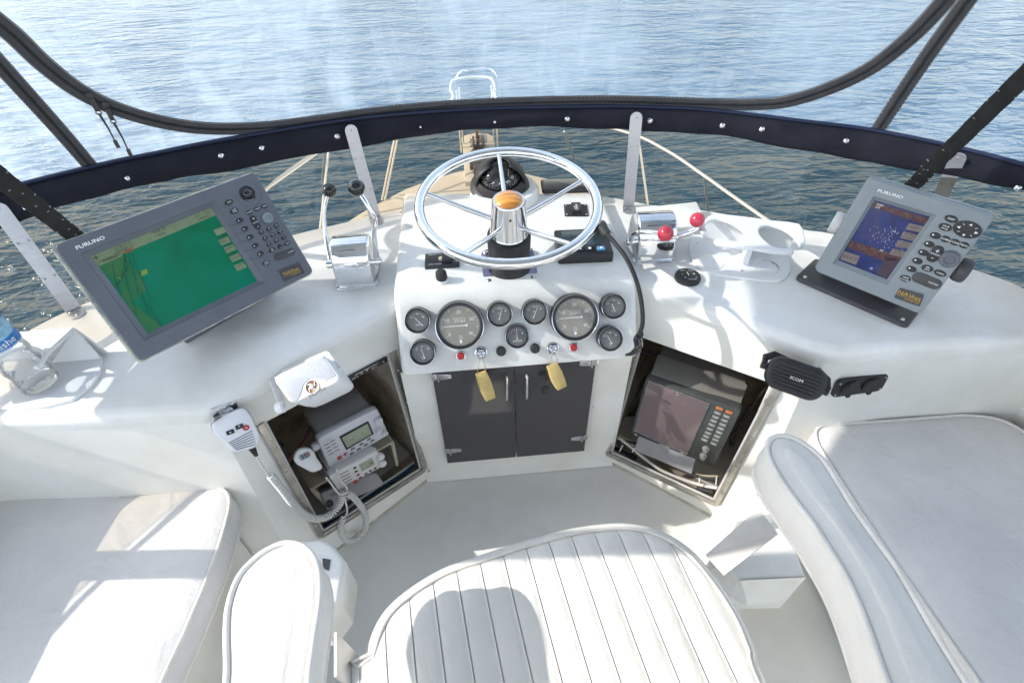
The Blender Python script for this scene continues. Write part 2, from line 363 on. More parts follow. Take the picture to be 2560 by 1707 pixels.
# ================================================================ PLAN CURVES
Wc = [(-1.50, -1.8), (-1.48, -.6), (-1.42, .3), (-1.34, .75), (-1.25, 1.0), (-1.225, 1.105), (-1.13, 1.238), (-.91, 1.40), (-.69, 1.515), (-.31, 1.65), (-.07, 1.70), (.15, 1.715), (.43, 1.69), (.62, 1.60), (.79, 1.54), (1.04, 1.40), (1.12, 1.364), (1.3, 1.24), (1.44, 1.124), (1.52, .98), (1.60, .5), (1.66, -.6), (1.68, -1.8)]
Bc = [(-1.62, -1.8), (-1.60, -.6), (-1.56, .3), (-1.46, .9), (-1.33, 1.20), (-1.18, 1.37), (-.985, 1.49), (-.86, 1.545), (-.70, 1.61), (-.34, 1.715), (-.07, 1.742), (.15, 1.738), (.43, 1.712), (.60, 1.68), (.76, 1.635), (.99, 1.52), (1.16, 1.43), (1.31, 1.30), (1.42, 1.17), (1.53, 1.0), (1.66, .5), (1.76, -.6), (1.78, -1.8)]
Wp = catmull([(x, y, .70) for x, y in Wc], 5); Bp = catmull([(x, y, 1.0 if (x > 0 or y > 1.1) else (.94 if y > .6 else .80)) for x, y in Bc], 5)
LV = V((0.01, -.40, 1))
def on_ruled(u, v, A, B):
    """point where the ray meets the ruled surface between polylines A and B (as planes per strip)"""
    r = ray(u, v); best = None
    for i in range(len(A)-1):
        a, b = A[i], A[i+1]; n = (b-a).cross(B[i]-a)
        if abs(r.dot(n)) < 1e-9: continue
        t = (a-CAM).dot(n)/r.dot(n)
        if t <= 0: continue
        p = CAM+r*t; e = b-a; h = (p.z-a.z)/(B[i].z-a.z); q = a+(B[i]-a)*h
        q2 = b+(B[i+1]-b)*h; s = (p-q).dot(q2-q)/max((q2-q).length_squared, 1e-9)
        if -.02 <= s <= 1.02 and (best is None or t < best[0]): best = (t, p, n.normalized())
    return best
Tp = [V((.1+(p.x-.1)*.84, p.y, p.z))+LV*1.15 for p in Bp]
def on_vinyl(u, v):
    b = on_ruled(u, v, Bp, Tp); return (b[1], b[2]) if b else (None, None)
# ================================================================ HULL MOULDING (flybridge)
FW = 'structure'
o = MB().quad((-1.7, -2.2, 0), (1.9, -2.2, 0), (1.9, 1.25, 0), (-1.7, 1.25, 0)).build('floor', FLOOR, smooth=0, kind='structure', label='white moulded cockpit floor')
ZC = .70
con = thing('helm_console', 'white moulded helm console with gauges and dark double doors below', 'console', loc=(.1, 1.07, 0))
# centre binnacle
prof = [(1.062, .534), (1.046, .545), (1.052, .560), (1.160, .728), (1.182, .742), (1.73, .742), (1.73, .5), (1.10, .5)]
def binn():
    b = bmesh.new(); x0, x1 = -.228, .442
    def bk(x): return 1.735 - .55*max(0, x-.30)**1.2*2 - .08*abs(x-.1)
    L = [b.verts.new((x0, y if y < 1.7 else bk(x0), z)) for y, z in prof]; Rr = [b.verts.new((x1, y if y < 1.7 else 1.62, z)) for y, z in prof]
    b.faces.new(L[::-1]); b.faces.new(Rr)
    for i in range(len(prof)): j = (i+1) % len(prof); b.faces.new((L[i], L[j], Rr[j], Rr[i]))
    bmesh.ops.recalc_face_normals(b, faces=b.faces[:])
    es = [e for e in b.edges if abs(e.verts[0].co.x-e.verts[1].co.x) < .01]
    bmesh.ops.bevel(b, geom=es, offset=.022, segments=5, profile=.5, affect='EDGES', clamp_overlap=True)
    return b
MB().bm(binn()).build('binnacle', GEL, con, smooth=50)
# centre wall under the lip
mb = MB(); mb.quad((-.235, 1.07, 0), (.435, 1.07, 0), (.435, 1.07, .53), (-.235, 1.07, .53)); mb.quad((-.225, 1.04, .002), (.43, 1.04, .002), (.43, 1.072, .03), (-.225, 1.072, .03))
mb.build('front_wall', GELW, con)
# side counters
wl_ = [(p.x, p.y) for p in Wp]
left_out = [p for p in wl_ if -1.49 < p[0] < -.21 and p[1] > -.1]
right_out = [p for p in wl_ if .43 < p[0] < 1.655 and p[1] > -.1]
FL = [(-1.30, -.1), (-1.30, .78), (-1.27, .845), (-1.20, .853), (-1.09, .855), (-.70, .840), (-.65, .838), (-.615, .855), (-.231, 1.160), (-.20, 1.19), (-.20, 1.63)]
lp = FL+left_out[::-1]
MB().prism(lp, ZC-.045, ZC, bev=.026, seg=4, only=FL[:-1]).build('side_counter', GEL, con, smooth=50, label='left counter of the console, partly in sun')
FR = [(1.50, -.1), (1.50, .79), (1.46, .845), (1.40, .852), (1.0, .862), (.88, .862), (.82, .885), (.445, 1.200), (.415, 1.23), (.415, 1.64)]
rp = FR[::-1]+right_out[::-1]
MB().prism(rp[::-1], ZC-.045, ZC, bev=.026, seg=4, only=FR[:-1]).build('side_counter', GEL, con, smooth=50, label='right counter of the console, mostly shaded')
# angled panels with cabinet openings
def panel(TL, TR, BL, BR, hole, name):
    mb = MB(); TL, TR, BL, BR = map(V, (TL, TR, BL, BR)); hTL, hTR, hBR, hBL = hole
    mb.quad(TL, TR, hTR, hTL); mb.quad(TR, BR, hBR, hTR); mb.quad(BR, BL, hBL, hBR); mb.quad(BL, TL, hTL, hBL)
    mb.build(name, GELW, con, smooth=0)
nL = V((-.616, .776, -.135)).normalized(); oL = V((-.634, .847, .70))
nR = V((-.629, -.755, .186)).normalized(); oR = V((.84, .88, .70))
hL = [pp(u, v, oL, nL) for u, v in ((654, 1060), (968, 892), (1052, 1176), (798, 1341))]
hR = [pp(u, v, oR, nR) for u, v in ((1606, 844), (1926, 957), (1790, 1262), (1524, 1131))]
hTRl = hL[1]; hTLl = hL[0]
panel((-.634, .847, .68), (-.231, 1.167, .68), (-.60, .752, 0), (-.218, 1.055, 0), [hL[0], hL[1], hL[2], hL[3]], 'angled_panel')
panel((.449, 1.206, .68), (.84, .88, .68), (.425, 1.055, 0), (.78, .757, 0), [hR[0], hR[1], hR[2], hR[3]], 'angled_panel')
# fillet strips joining panels to centre wall and side walls
for q in (((-.218, 1.055, 0), (-.235, 1.07, 0), (-.235, 1.10, .53), (-.231, 1.167, .68)), ((.435, 1.07, 0), (.425, 1.055, 0), (.449, 1.206, .68), (.435, 1.10, .53))): MB().quad(*q).build('corner_fillet', GELW, con, smooth=0)
for q in (((-.60, .752, 0), (-.634, .847, .68), (-1.35, .86, .68), (-1.35, .80, 0)), ((.84, .88, .68), (.78, .757, 0), (1.55, .80, 0), (1.55, .86, .68)), ((-1.32, .9, 0), (-1.32, -2, 0), (-1.32, -2, .68), (-1.32, .9, .68)), ((1.52, .9, 0), (1.52, -2, 0), (1.52, -2, .68), (1.52, .9, .68))): MB().quad(*q).build('side_wall', GELW, con, smooth=0)
# yellowed sealant bead along the foot of the console
MB().tube([(-.62, .735, .003), (-.49, .838, .003), (-.218, 1.052, .003), (.0, 1.066, .003), (.425, 1.052, .003), (.60, .908, .003), (.79, .748, .003)], .0045, n=6).build('sealant_bead', mat('sealant', (.55, .52, .42), .6, var=.3, vscale=20), con)
for s, xi, xo in ((-1, -1.30, -1.56), (1, 1.50, 1.72)):
    MB().box(((xi+xo)/2, -1.07, ZC-.05), (abs(xo-xi), 1.94, .1), bev=.02).build('coaming', GEL, con)
# outer skin below the windscreen, down to the foredeck
mb = MB(); mb.grid([[V((p.x, p.y, ZC-.002)) for p in Wp], [V((p.x*.985, p.y-.03, ZD-.6)) for p in Wp]]); mb.build('outer_skin', GEL, con)
# steel edging around the openings with screws
def trim(pts, n, w=.018):
    mb = MB()
    for i in range(len(pts)-1):
        a, b = pts[i], pts[i+1]; t = (b-a).normalized(); s = t.cross(n).normalized()
        c = (a+b)/2; L = (b-a).length
        M = frame(c, t, y=s)
        mb.box((0, 0, .004), (L, w, .008), bev=.0015, M=M if (M.to_3x3() @ V((0, 0, 1))).dot(n) > 0 else frame(c, t, y=-s))
        mb.box((0, 0, .001), (L, w+.012, .004), mi=2, M=M)
        k = max(2, int(L/.12))
        for j in range(k):
            p = a+(b-a)*((j+.5)/k)+n*.009; mb.sphere(p, .0038, mi=1, n=10)
    mb.build('opening_trim', [STEEL, SCREW, WPLD], con)
nLo = -nL; ofs = .009
eL = [(980, 880), (1060, 1172), (802, 1338), (650, 1058)]; trim([pp(u, v, oL, nL) for u, v in eL], nLo)
eR = [(1942, 970), (1790, 1258), (1518, 1131), (1594, 860)]; trim([pp(u, v, oR, nR) for u, v in eR], nR)
# cabinet interiors
def cabinet(o, n, xdir, w, name):
    x = V((xdir.x, xdir.y, 0)).normalized(); n = V(n).normalized(); up = n.cross(x); 
    if up.z < 0: x = -x; up = n.cross(x)
    o = V(o); o = o-up*(o.z/up.z)-n*.004
    M = frame(o, x, n=n); mb = MB(M); a, b, h, d = -w/2, w/2, .605, .5
    mb.quad((a, .03, -d), (b, .03, -d), (b, h, -d), (a, h, -d)); mb.quad((a, .03, 0), (b, .03, 0), (b, -.02, -d), (a, -.02, -d))
    mb.quad((a, h, -.0), (b, h, -.0), (b, h, -d), (a, h, -d)); mb.quad((a, -.02, 0), (a, -.02, -d), (a, h, -d), (a, h, 0)); mb.quad((b, -.02, 0), (b, -.02, -d), (b, h, -d), (b, h, 0))
    mb.build(name, WOOD, con, smooth=0); return M
ML = cabinet(sum(hL, V((0, 0, 0)))/4, nLo, hL[1]-hL[0], .42, 'cabinet_interior')
MR = cabinet(sum(hR, V((0, 0, 0)))/4, nR, hR[1]-hR[0], .44, 'cabinet_interior')
for (u, v) in ((1484, 1017), (1105, 1010)): MB().sphere(py(u, v, 1.067), .0035, n=10, sc_=(1, .5, 1)).build('screw', SCREW, con)
for (u, v) in ((603, 995), (560, 1090)): MB().sphere(pp(u, v, oL, nL), .003, n=10).build('screw', SCREW, con)
# doors
DY = 1.062
def dpt(u, v): p = py(u, v, DY-.006); return p
for k, (q, lab) in enumerate((((1079, 930, 1287, 900, 1290, 1143, 1119, 1153), 'left smoked door'), ((1291, 900, 1486, 890, 1460, 1124, 1294, 1142), 'right smoked door'))):
    c = [dpt(q[i], q[i+1]) for i in (0, 2, 4, 6)]
    x0 = -.1455 if k == 0 else .0905; x1 = .0875 if k == 0 else .3235
    mb = MB(frame((0, DY, 0), (1, 0, 0), y=(0, 0, 1)))
    mb.prism([(x0, .087), (x1, .087), (x1, .56), (x0, .56)], 0.001, .008, bev=.001); d = mb.build('door', SMOKE, con, smooth=0, label=lab+' of the helm cabinet')
    hu, hv0, hv1 = (1268, 941, 1000) if k == 0 else (1318, 936, 996)
    a = py(hu-1, hv0, DY-.012); b = py(hu, hv1, DY-.026)
    mb = MB(); mb.tube(catmull([(a.x, DY-.008, a.z), (a.x, DY-.022, a.z-.004), (b.x, DY-.024, b.z+.004), (b.x, DY-.008, b.z)], 5), .004, n=10, flat=1.6); mb.build('handle', CHROME, d)
    for (hu, hv) in (((1098, 943), (1128, 1127)) if k == 0 else ((1478, 907), (1453, 1095))):
        p = py(hu, hv, DY-.010); mb = MB(frame((p.x, DY-.009, p.z), (1, 0, 0), y=(0, 0, 1))); s = 1 if k == 0 else -1
        mb.prism([(s*-.008+s*.008, .013), (s*.034, .008), (s*.034, -.008), (0, -.013)] if s > 0 else [(0, -.013), (-.034, -.008), (-.034, .008), (0, .013)], 0, .002, bev=.0006)
        mb.prism(rrect(.016, .026, .002, cx=-s*.014), -.001, .001, bev=.0006)
        mb.cyl((-s*.003, -.016, .003), (-s*.003, .016, .003), .0035, n=10)
        for (a_, b_) in ((s*.012, .006), (s*.012, -.006), (s*.026, 0), (-s*.015, .008), (-s*.015, -.008)): mb.sphere((a_, b_, .002), .0026, n=8, sc_=(1, 1, .5), mi=1)
        mb.build('hinge', [CHROME2, SCREW], d)
# ---------------------------------------------------------------- gauges on the sloping face
gn = V((0, -.836, .548)).normalized(); gp = V((0, 1.10, .6365))
def gface(u, v, off=.02):
    p = pp(u, v, gp+gn*off, gn); return frame(p-gn*off, (1, 0, 0), n=gn)
DIAL = mat('gauge_dial', (.13, .13, .125), .45)
DIALB = mat('gauge_dial_brown', (.30, .275, .225), .40, var=.2, vscale=15)
BEZ = mat('bezel_black', (.02, .02, .022), .3)
def gauge(u, v, r, kind, ang, h=.030):
    M = gface(u, v, h); n = 48
    mb = MB(M); mb.lathe([(0, 0), (r*1.02, 0), (r*1.02, h*.75), (r, h), (r*.93, h+.001)], n, 0)
    mb.lathe([(r*.998, h-.001), (r*.998, h+.0012), (r*.968, h+.0016), (r*.96, h+.001)], n, 1); mb.lathe([(r*.962, h+.0012), (r*.86, h+.000), (r*.83, h-.006)], n, 0)
    mb.lathe([(r*.845, h-.0036), (r*.835, h-.0032), (r*.83, h-.006)], n, 1)
    g = mb.build('gauge', [BEZ, CHROME2], con, label=kind[1])
    mb = MB(M); mb.lathe([(0, h-.006), (r*.84, h-.006)], n, 0)
    z = h-.0056
    big = kind[0] == 'tach'
    if big:
        for i in range(41):
            a = R_(218-256*i/40); l = .10 if i % 5 == 0 else .055; w_ = .010 if i % 5 == 0 else .005
            c, s = math.cos(a), math.sin(a); p = [(.78-l, -w_), (.78, -w_), (.78, w_), (.78-l, w_)]
            mb.add([V(((x*c-y*s)*r, (x*s+y*c)*r, z)) for x, y in p], [[0, 1, 2, 3]], 1)
        for i, tx in enumerate(('0', '10', '20', '30', '40')):
            a = R_(218-256*i/4); mb.text(tx, .56*r*math.cos(a), .56*r*math.sin(a), r*.19, z, 1)
        mb.text('ENGINE HOURS', 0, r*.30, r*.07, z, 1); mb.text(kind[2], .02*r, r*.19, r*.14, z, 1); mb.text('rpm', 0, -.42*r, r*.09, z, 1); mb.text('x100', 0, -.52*r, r*.09, z, 1)
        mb.prism(rrect(.10*r, .14*r, .02*r, cx=0, cy=-.66*r), z, z+.0002, mi=1)
    else:
        for i in range(9):
            a = R_(150-120*i/8); l = .16 if i % 4 == 0 else .09; c, s = math.cos(a), math.sin(a); w_ = .014
            mb.add([V(((x*c-y*s)*r, (x*s+y*c)*r-.05*r, z)) for x, y in [(.66-l, -w_), (.66, -w_), (.66, w_), (.66-l, w_)]], [[0, 1, 2, 3]], 1)
        for tx, tx_, ty_, sz in kind[2]: mb.text(tx, tx_*r, ty_*r, sz*r, z, 1)
        if kind[0] == 'rudder': mb.prism(rrect(.22*r, .14*r, .03*r, cx=-.4*r, cy=.22*r), z, z+.0002, mi=2); mb.prism(rrect(.12*r, .1*r, .03*r, cx=.45*r, cy=.22*r), z, z+.0002, mi=1)
    mb.build('dial', [DIALB if big else DIAL, INK, RED], g, smooth=0)
    px_, py_, a, l0, l1 = ang; c, s = math.cos(R_(a)), math.sin(R_(a)); mb = MB(M)
    mb.add([V(((px_+x*c-y*s)*r, (py_+x*s+y*c)*r, z+.0012)) for x, y in [(l0, -.022), (l1, -.010), (l1, .010), (l0, .022)]], [[0, 1, 2, 3]]); mb.cyl((px_*r, py_*r, z), (px_*r, py_*r, z+.0015), .05*r, n=12)
    mb.build('needle', INK, g, smooth=0)
    mb = MB(M); mb.lathe([(0, h-.0025), (r*.5, h-.0027), (r*.83, h-.0035)], n); mb.build('glass', GLASS, g)
tmpT = [('120', 0, .5, .16), ('180', .42, .25, .13), ('TEMP', 0, -.35, .16), ('60', -.42, .25, .13)]
voltT = [('VOLT', 0, .42, .15), ('12', -.05, .05, .14), ('10', -.45, .2, .13), ('14', .45, .2, .13)]
oilT = [('80', 0, .48, .15), ('40', -.4, .28, .13), ('150', .42, .28, .13), ('OIL', 0, -.38, .17), ('PSI', 0, -.55, .12)]
G = [(1043, 802, .0345, ('t', 'temperature gauge at the left end of the upper gauge row', tmpT), (.35, -.4, 130, 0, 1.0)),
     (1149, 815, .066, ('tach', 'large left engine tachometer', '07318.4'), (.28, 0, 180, 0, 1.0)),
     (1249, 786, .0345, ('v', 'small gauge right of the left tachometer', voltT), (-.05, -.4, 72, 0, .95)),
     (1337, 781, .0345, ('v', 'small gauge left of the right tachometer', voltT), (-.1, -.4, 66, 0, .95)),
     (1293, 841, .0335, ('rudder', 'flush rudder gauge with a red mark in the middle of the panel', [('RUDDER', 0, -.42, .2), ('0', 0, .5, .2)]), (0, -.25, 90, 0, .75), .009),
     (1438, 795, .065, ('tach', 'large right engine tachometer', '15389.0'), (.28, .02, 181, 0, .95)),
     (1535, 767, .0345, ('t', 'small gauge at the upper right end of the panel', tmpT), (0, -.1, 290, -.35, .2)),
     (1527, 848, .0345, ('o', 'small gauge at the lower right end of the panel', oilT), (.1, -.35, 118, 0, .8)),
     (1056, 882, .0345, ('o', 'small gauge at the lower left end of the panel', oilT), (.12, -.45, 105, 0, .85))]
for g in G: gauge(*g)
for (u, v, c) in ((1152, 890, RED), (1435, 869, RED)):
    M = gface(u, v, .008); mb = MB(M); mb.prism(rrect(.026, .024, .006, cx=0, cy=0), 0, .004, bev=.001, mi=1); mb.lathe([(.0105, .004), (.0105, .008), (.009, .011), (0, .0115)], 24); mb.build('push_button', [c, CHROME2], con, label='red push button below the %s tachometer' % ('left' if u < 1300 else 'right'))
for (u, v) in ((1253, 879), (1338, 872)):
    M = gface(u, v, .01); mb = MB(M); mb.lathe([(.0135, 0), (.0135, .009), (.011, .012), (.004, .0125), (0, .012)], 28); mb.build('push_button', RUB, con, label='black rubber push button %s of the rudder gauge' % ('left' if u < 1300 else 'right'))
for (u, v) in ((1203, 883), (1383, 872)):
    M = gface(u, v, .008); mb = MB(M); mb.lathe([(.0175, 0), (.0175, .002), (.014, .0035)], 32); mb.lathe([(.0135, .003), (.0135, .008), (.0115, .010), (.010, .010), (.0095, .007), (0, .007)], 6); mb.lathe([(.0085, .007), (.0085, .0115), (0, .0115)], 24)
    ig = mb.build('ignition_switch', CHROME2, con)
    kf = thing('key_float', ('yellow foam float hanging on a beaded chain from the left ignition key' if u < 1300 else 'yellow foam float with a small black key fob hanging from the right ignition key'), 'key float', loc=M.translation)
    p = M @ V((0, 0, .016)); mb = MB(); Mk = M @ Matrix.Translation((0, 0, .0115)); mb.box((0, 0, .008), (.0018, .011, .016), M=Mk); mb.cyl((0, -.0009, .02), (0, .0009, .02), .0085, n=16, M=Mk @ Matrix.Rotation(R_(90), 4, 'X') @ Matrix.Translation((0, .0, 0)) if False else Mk @ Matrix.Translation((0, 0, 0)))
    mb.build('key', CHROME2, kf)
    # float centre from the picture, hanging just in front of the lip
    cu, cv, rot_ = (1213, 965, .10) if u < 1300 else (1391, 941, .18)
    c = py(cu, cv, 1.012); M2 = frame(c, (math.cos(rot_*.6), .25, 0), n=(.1, -.8, .45)); M2 = M2 @ Matrix.Rotation(rot_, 4, 'Z')
    hh = .041 if u < 1300 else .037
    mb = MB(M2); pl = [(-.0145, hh), (.0145, hh), (.0185, hh*.3), (.019, -hh*.5), (.0165, -hh), (-.0115, -hh), (-.0165, -hh*.3), (-.0165, hh*.4)]
    mb.prism(pl[::-1], -.011, .011, bev=.003); mb.build('float', FOAM, kf)
    for s in (-1, 1):
        e = M2 @ V((s*.013, hh-.004, .0)); path = catmull([p, (p+e)/2+V((s*.004, -.012, -.002)), e], 12); mb = MB()
        for q in path: mb.sphere(q, .0016, n=6)
        mb.build('bead_chain', STEEL if u < 1300 else CHROME2, kf)
    if u > 1300:
        c = py(1362, 975, 1.02); mb = MB(); a = py(1367, 925, 1.025); b = py(1368, 955, 1.02)
        mb.tube([a, b], .006, n=10, flat=.5); mb.prism([(-.010, -.008), (-.004, -.012), (.004, -.012), (.010, -.006), (.013, .004), (.005, .012), (-.004, .012), (-.012, .002)], -.004, .004, bev=.002, M=frame(c, (1, 0, 0), n=(0, -1, .3)))
        mb.build('fob', BLKG, kf)
# ================================================================ WINDSCREEN, ENCLOSURE, CANOPY
ws = thing('windscreen', 'low tinted acrylic windscreen curving round the front of the console', 'windscreen', loc=(.1, 1.7, ZC))
MB().grid([Wp, [a.lerp(b, .95) for a, b in zip(Wp, Bp)]]).build('pane', PLEXI, ws)
MB().tube([a.lerp(b, .95) for a, b in zip(Wp, Bp)], .003, n=6).build('pane_edge', GLASS, ws)
def inward(p):
    d = V((.1, -.2, 0))-V((p.x, p.y, 0)); return d.normalized()
def bracket(base, top, foot, lab):
    b = pz(*base, ZC); i = inward(b)
    if 'small plotter' in lab: b = b+i*.07
    bb = on_ruled(top[0], top[1], [p+inward(p)*.05 for p in Wp], [p+inward(p)*.05 for p in Bp])[1]
    x = V((0, 0, 1)).cross(i).normalized()*-1; up = (bb-b).normalized(); n = i
    M = frame(b, up.cross(n)*-1, y=up)
    L = (bb-b).length; wd = .0185; mb = MB(M)
    sgn = 1 if (M.to_3x3() @ V((0, 0, 1))).dot(i) > 0 else -1
    pl = [(-wd, 0), (wd, 0), (wd, L-wd)]+[(wd*math.cos(R_(a)), L-wd+wd*math.sin(R_(a))) for a in range(0, 181, 20)]+[(-wd, L-wd)]
    mb.prism(pl, -.0016, .0016, bev=.0008)
    for (fx, fy) in ((-.4, L-wd), (0, 0), ): pass
    mb2 = [(0, L-wd*.9), (-.011, L*.66), (.011, L*.66), (-.011, L*.33), (.011, L*.33)]
    for x_, y_ in mb2: mb.sphere((x_, y_, sgn*.002), .004, mi=1, n=10, sc_=(1, 1, .6)); mb.box((x_, y_, sgn*.0042), (.005, .0012, .0006), mi=2)
    F2 = frame(b, M.to_3x3() @ V((1, 0, 0)), n=(0, 0, 1)); s2 = 1 if (F2.to_3x3() @ V((0, 1, 0))).dot(i) > 0 else -1
    ft = [(-wd, 0), (wd, 0), (wd, foot-wd*.6)]+[(wd*math.cos(R_(a)), foot-wd*.6+wd*.8*math.sin(R_(a))) for a in range(0, 181, 20)]+[(-wd, foot-wd*.6)]
    ft = [(p[0], s2*p[1]) for p in ft]
    mb.prism(ft if s2 > 0 else ft[::-1], .001, .004, bev=.0008, M=mb.M.inverted() @ F2, mi=0)
    for x_, y_ in ((-.010, .012), (.010, .012), (0, foot-.010)): mb.sphere((x_, s2*y_, .004), .004, mi=1, n=10, sc_=(1, 1, .6), M=mb.M.inverted() @ F2)
    mb.build('bracket', [ALU, SCREW, INKD], ws, label=lab)
bracket((185, 775), (-14, 508), .045, 'aluminium bracket at the far left behind the large plotter')
bracket((938, 545), (874, 312), .045, 'aluminium bracket behind the black knobbed throttle')
bracket((1571, 518), (1592, 280), .045, 'aluminium bracket behind the red knobbed throttle')
bracket((2318, 560), (2400, 383), .045, 'aluminium bracket behind the small plotter')
en = thing('boat_enclosure', 'navy canvas and clear vinyl enclosure with black zippers above the windscreen', 'enclosure', loc=(.1, 1.7, 1.0))
# navy band
Bi = [p+inward(p)*.012 for p in Bp]; Wi = [p+inward(p)*.012 for p in Wp]
rows = []
for k in range(9):
    t = k/8; row = []
    for i, (a, b) in enumerate(zip(Wi, Bi)):
        f = 1.0-.235*t
        sag = (.006*math.sin(i*.33)+.008*math.sin(i*.17+1)+.002*math.sin(i*1.3)-.004)*t
        p = a.lerp(b, f)+V((0, 0, -sag)); p += inward(p)*(.010*math.sin(t*math.pi)+.004*math.sin(i*.9+t*4)*t); row.append(p)
    rows.append(row)
band = MB().grid(rows).build('canvas_band', NAVY, en, smooth=60, solid=.002)
MB().tube([p+V((0, 0, .004)) for p in Bi], .0055, n=8).build('band_hem', NAVYL, en)
for (u, v) in ((63, 522), (320, 447), (553, 390), (655, 371), (843, 341), (1051, 317), (1237, 305), (1418, 298), (1625, 302), (1806, 314), (1905, 323), (2115, 353), (2545, 470)):
    h = on_ruled(u, v, [p+inward(p)*.022 for p in Wp], [p+inward(p)*.022 for p in Bp])
    if not h: continue
    p = h[1]; i = inward(p); M = frame(p, V((0, 0, 1)).cross(i), n=i)
    mb = MB(M); mb.lathe([(.0085, -.001), (.0078, .0015), (.006, .0025), (.0045, .0045), (.0025, .0055), (0, .0058)], 20); mb.build('snap', CHROME, band)
# clear vinyl
k0 = lambda u, v: on_vinyl(u, v)[0]
rows = []
for k in range(25):
    t = k/24
    rows.append([a.lerp(b, t)+V((0, 0, 0))+inward(a)*(.012*math.sin(i*.37+3*t)*math.sin(math.pi*min(1, t*2))) for i, (a, b) in enumerate(zip(Bp, Tp))])
nb = len(Bp)
iL = min(range(nb), key=lambda i: (Bp[i]-k0(250, 420)).length); iR = min(range(nb), key=lambda i: (Bp[i]-k0(2185, 335)).length)
iL, iR = 19, nb-19
MB().grid([r[iL:iR+1] for r in rows]).build('front_vinyl', VINYL, en, smooth=60)
MB().grid([r[:iL+1] for r in rows]).build('side_vinyl', VINYLS, en, smooth=60, label='left clear side curtain')
MB().grid([r[iR:] for r in rows]).build('side_vinyl', VINYLS, en, smooth=60, label='right clear side curtain')
def vribbon(px, wdt, name, closed=False, n=10, off=.006, teeth=True, side=None):
    pts = []; nn = []
    for (u, v) in px:
        p, q = on_vinyl(u, v)
        if p is None or p.z > 2.14: continue
        q = q if q.dot(CAM-p) > 0 else -q; pts.append(p+q*off); nn.append(q)
    C_ = catmull(pts, n); NN = catmull(nn, n); L, Rr, c = [], [], []
    for i, p in enumerate(C_):
        t = (C_[min(i+1, len(C_)-1)]-C_[max(i-1, 0)]).normalized(); s = t.cross(NN[i]).normalized()
        L.append(p-s*wdt/2); Rr.append(p+s*wdt/2); c.append((p, t, s, NN[i].normalized()))
    mb = MB(); mid1 = [p-s*wdt*.16+q*.0012 for p, t, s, q in c]; mid2 = [p+s*wdt*.16+q*.0012 for p, t, s, q in c]
    e1 = [p-s*wdt*.42+q*.0016 for p, t, s, q in c]; e2 = [p+s*wdt*.42+q*.0016 for p, t, s, q in c]
    mb.grid([L, e1, mid1, mid2, e2, Rr]); z = mb.build(name, ZIPT, en, smooth=60, solid=.0015)
    if teeth:
        D = [0]
        for i in range(1, len(C_)): D.append(D[-1]+(C_[i]-C_[i-1]).length)
        mb = MB(); d = 0; i = 0; st = .0042; P = []
        while d < D[-1] and i < len(C_)-1:
            while i < len(C_)-2 and D[i+1] < d: i += 1
            f = (d-D[i])/max(1e-9, D[i+1]-D[i]); p = C_[i].lerp(C_[i+1], f); t, s, q = c[i][1:]
            P.append((p+q*.003, t, s)); d += st
        for p, t, s in P: mb.add([p-s*.0042-t*.0012, p+s*.0042-t*.0012, p+s*.0042+t*.0012, p-s*.0042+t*.0012, p+t.cross(s)*-.0016, ], [[0, 1, 4], [1, 2, 4], [2, 3, 4], [3, 0, 4]])
        mb.build('coil', ZIPC, z, smooth=0)
        mb = MB()
        for k in range(0, len(C_)-1, 1):
            p, t, s, q = c[k]
            for m_ in range(2):
                pp_ = p+t*(m_*.5)*(C_[k+1]-C_[k]).length
                for sg in (-1, 1): mb.add([pp_+s*sg*wdt*.46-t*.002+q*.0022-s*.0005, pp_+s*sg*wdt*.46+t*.002+q*.0022-s*.0005, pp_+s*sg*wdt*.46+t*.002+q*.0022+s*.0005, pp_+s*sg*wdt*.46-t*.002+q*.0022+s*.0005], [[0, 1, 2, 3]])
        mb.build('stitching', INK if False else WPLD, z, smooth=0)
    return z
arc = [(-700, -700), (-540, -500), (-380, -310), (-250, -170), (-150, -70), (-60, 10), (30, 82), (110, 158), (200, 225), (300, 272), (420, 305), (530, 318), (660, 315), (800, 298), (960, 276), (1150, 260), (1350, 252), (1550, 250), (1750, 256), (1880, 258), (1970, 250), (2080, 215), (2180, 165), (2270, 95), (2340, 25), (2400, -50), (2450, -130), (2520, -260), (2600, -430), (2680, -620), (2750, -800)]
vribbon(arc, .043, 'curved_zipper')
vribbon([(-650, -575), (-450, -350), (-250, -121), (-90, 60), (30, 192), (150, 325), (236, 425)], .036, 'straight_zipper')
vribbon([(3000, -780), (2800, -513), (2600, -245), (2500, -110), (2400, 25), (2300, 165), (2186, 335)], .036, 'straight_zipper')
# zipper sliders
for (u, v, dx, dy) in ((222, 232, 70, 120), (262, 256, 62, 118)):
    p, q = on_vinyl(u, v); q = q if q.dot(CAM-p) > 0 else -q; p = p+q*.012
    e, _ = on_vinyl(u+dx, v+dy); e = e+q*.02; t = (e-p).normalized()
    M = frame(p, t, n=q); mb = MB(M); L = (e-p).length
    mb.prism(rrect(.020, .014, .004), -.004, .003, bev=.001); mb.prism(rrect(.034, .011, .003, cx=.022), .004, .0062, bev=.0006)
    mb.lathe([(.0045, .004), (.0068, .004), (.0068, .006), (.0045, .006), (.0045, .004)], 16, M=Matrix.Translation((.042, 0, .001)))
    mb.tube([(.046, .001, .005), (L*.6, .002, .006), (L*.86, 0, .006)], .0017, n=6); mb.tube([(.046, -.002, .005), (L*.6, .0005, .004), (L*.86, 0, .006)], .0017, n=6)
    mb.box((L*.92, 0, .006), (L*.15, .009, .006), bev=.001); s_ = mb.build('zipper_slider', ZIPT if False else DKG, en)
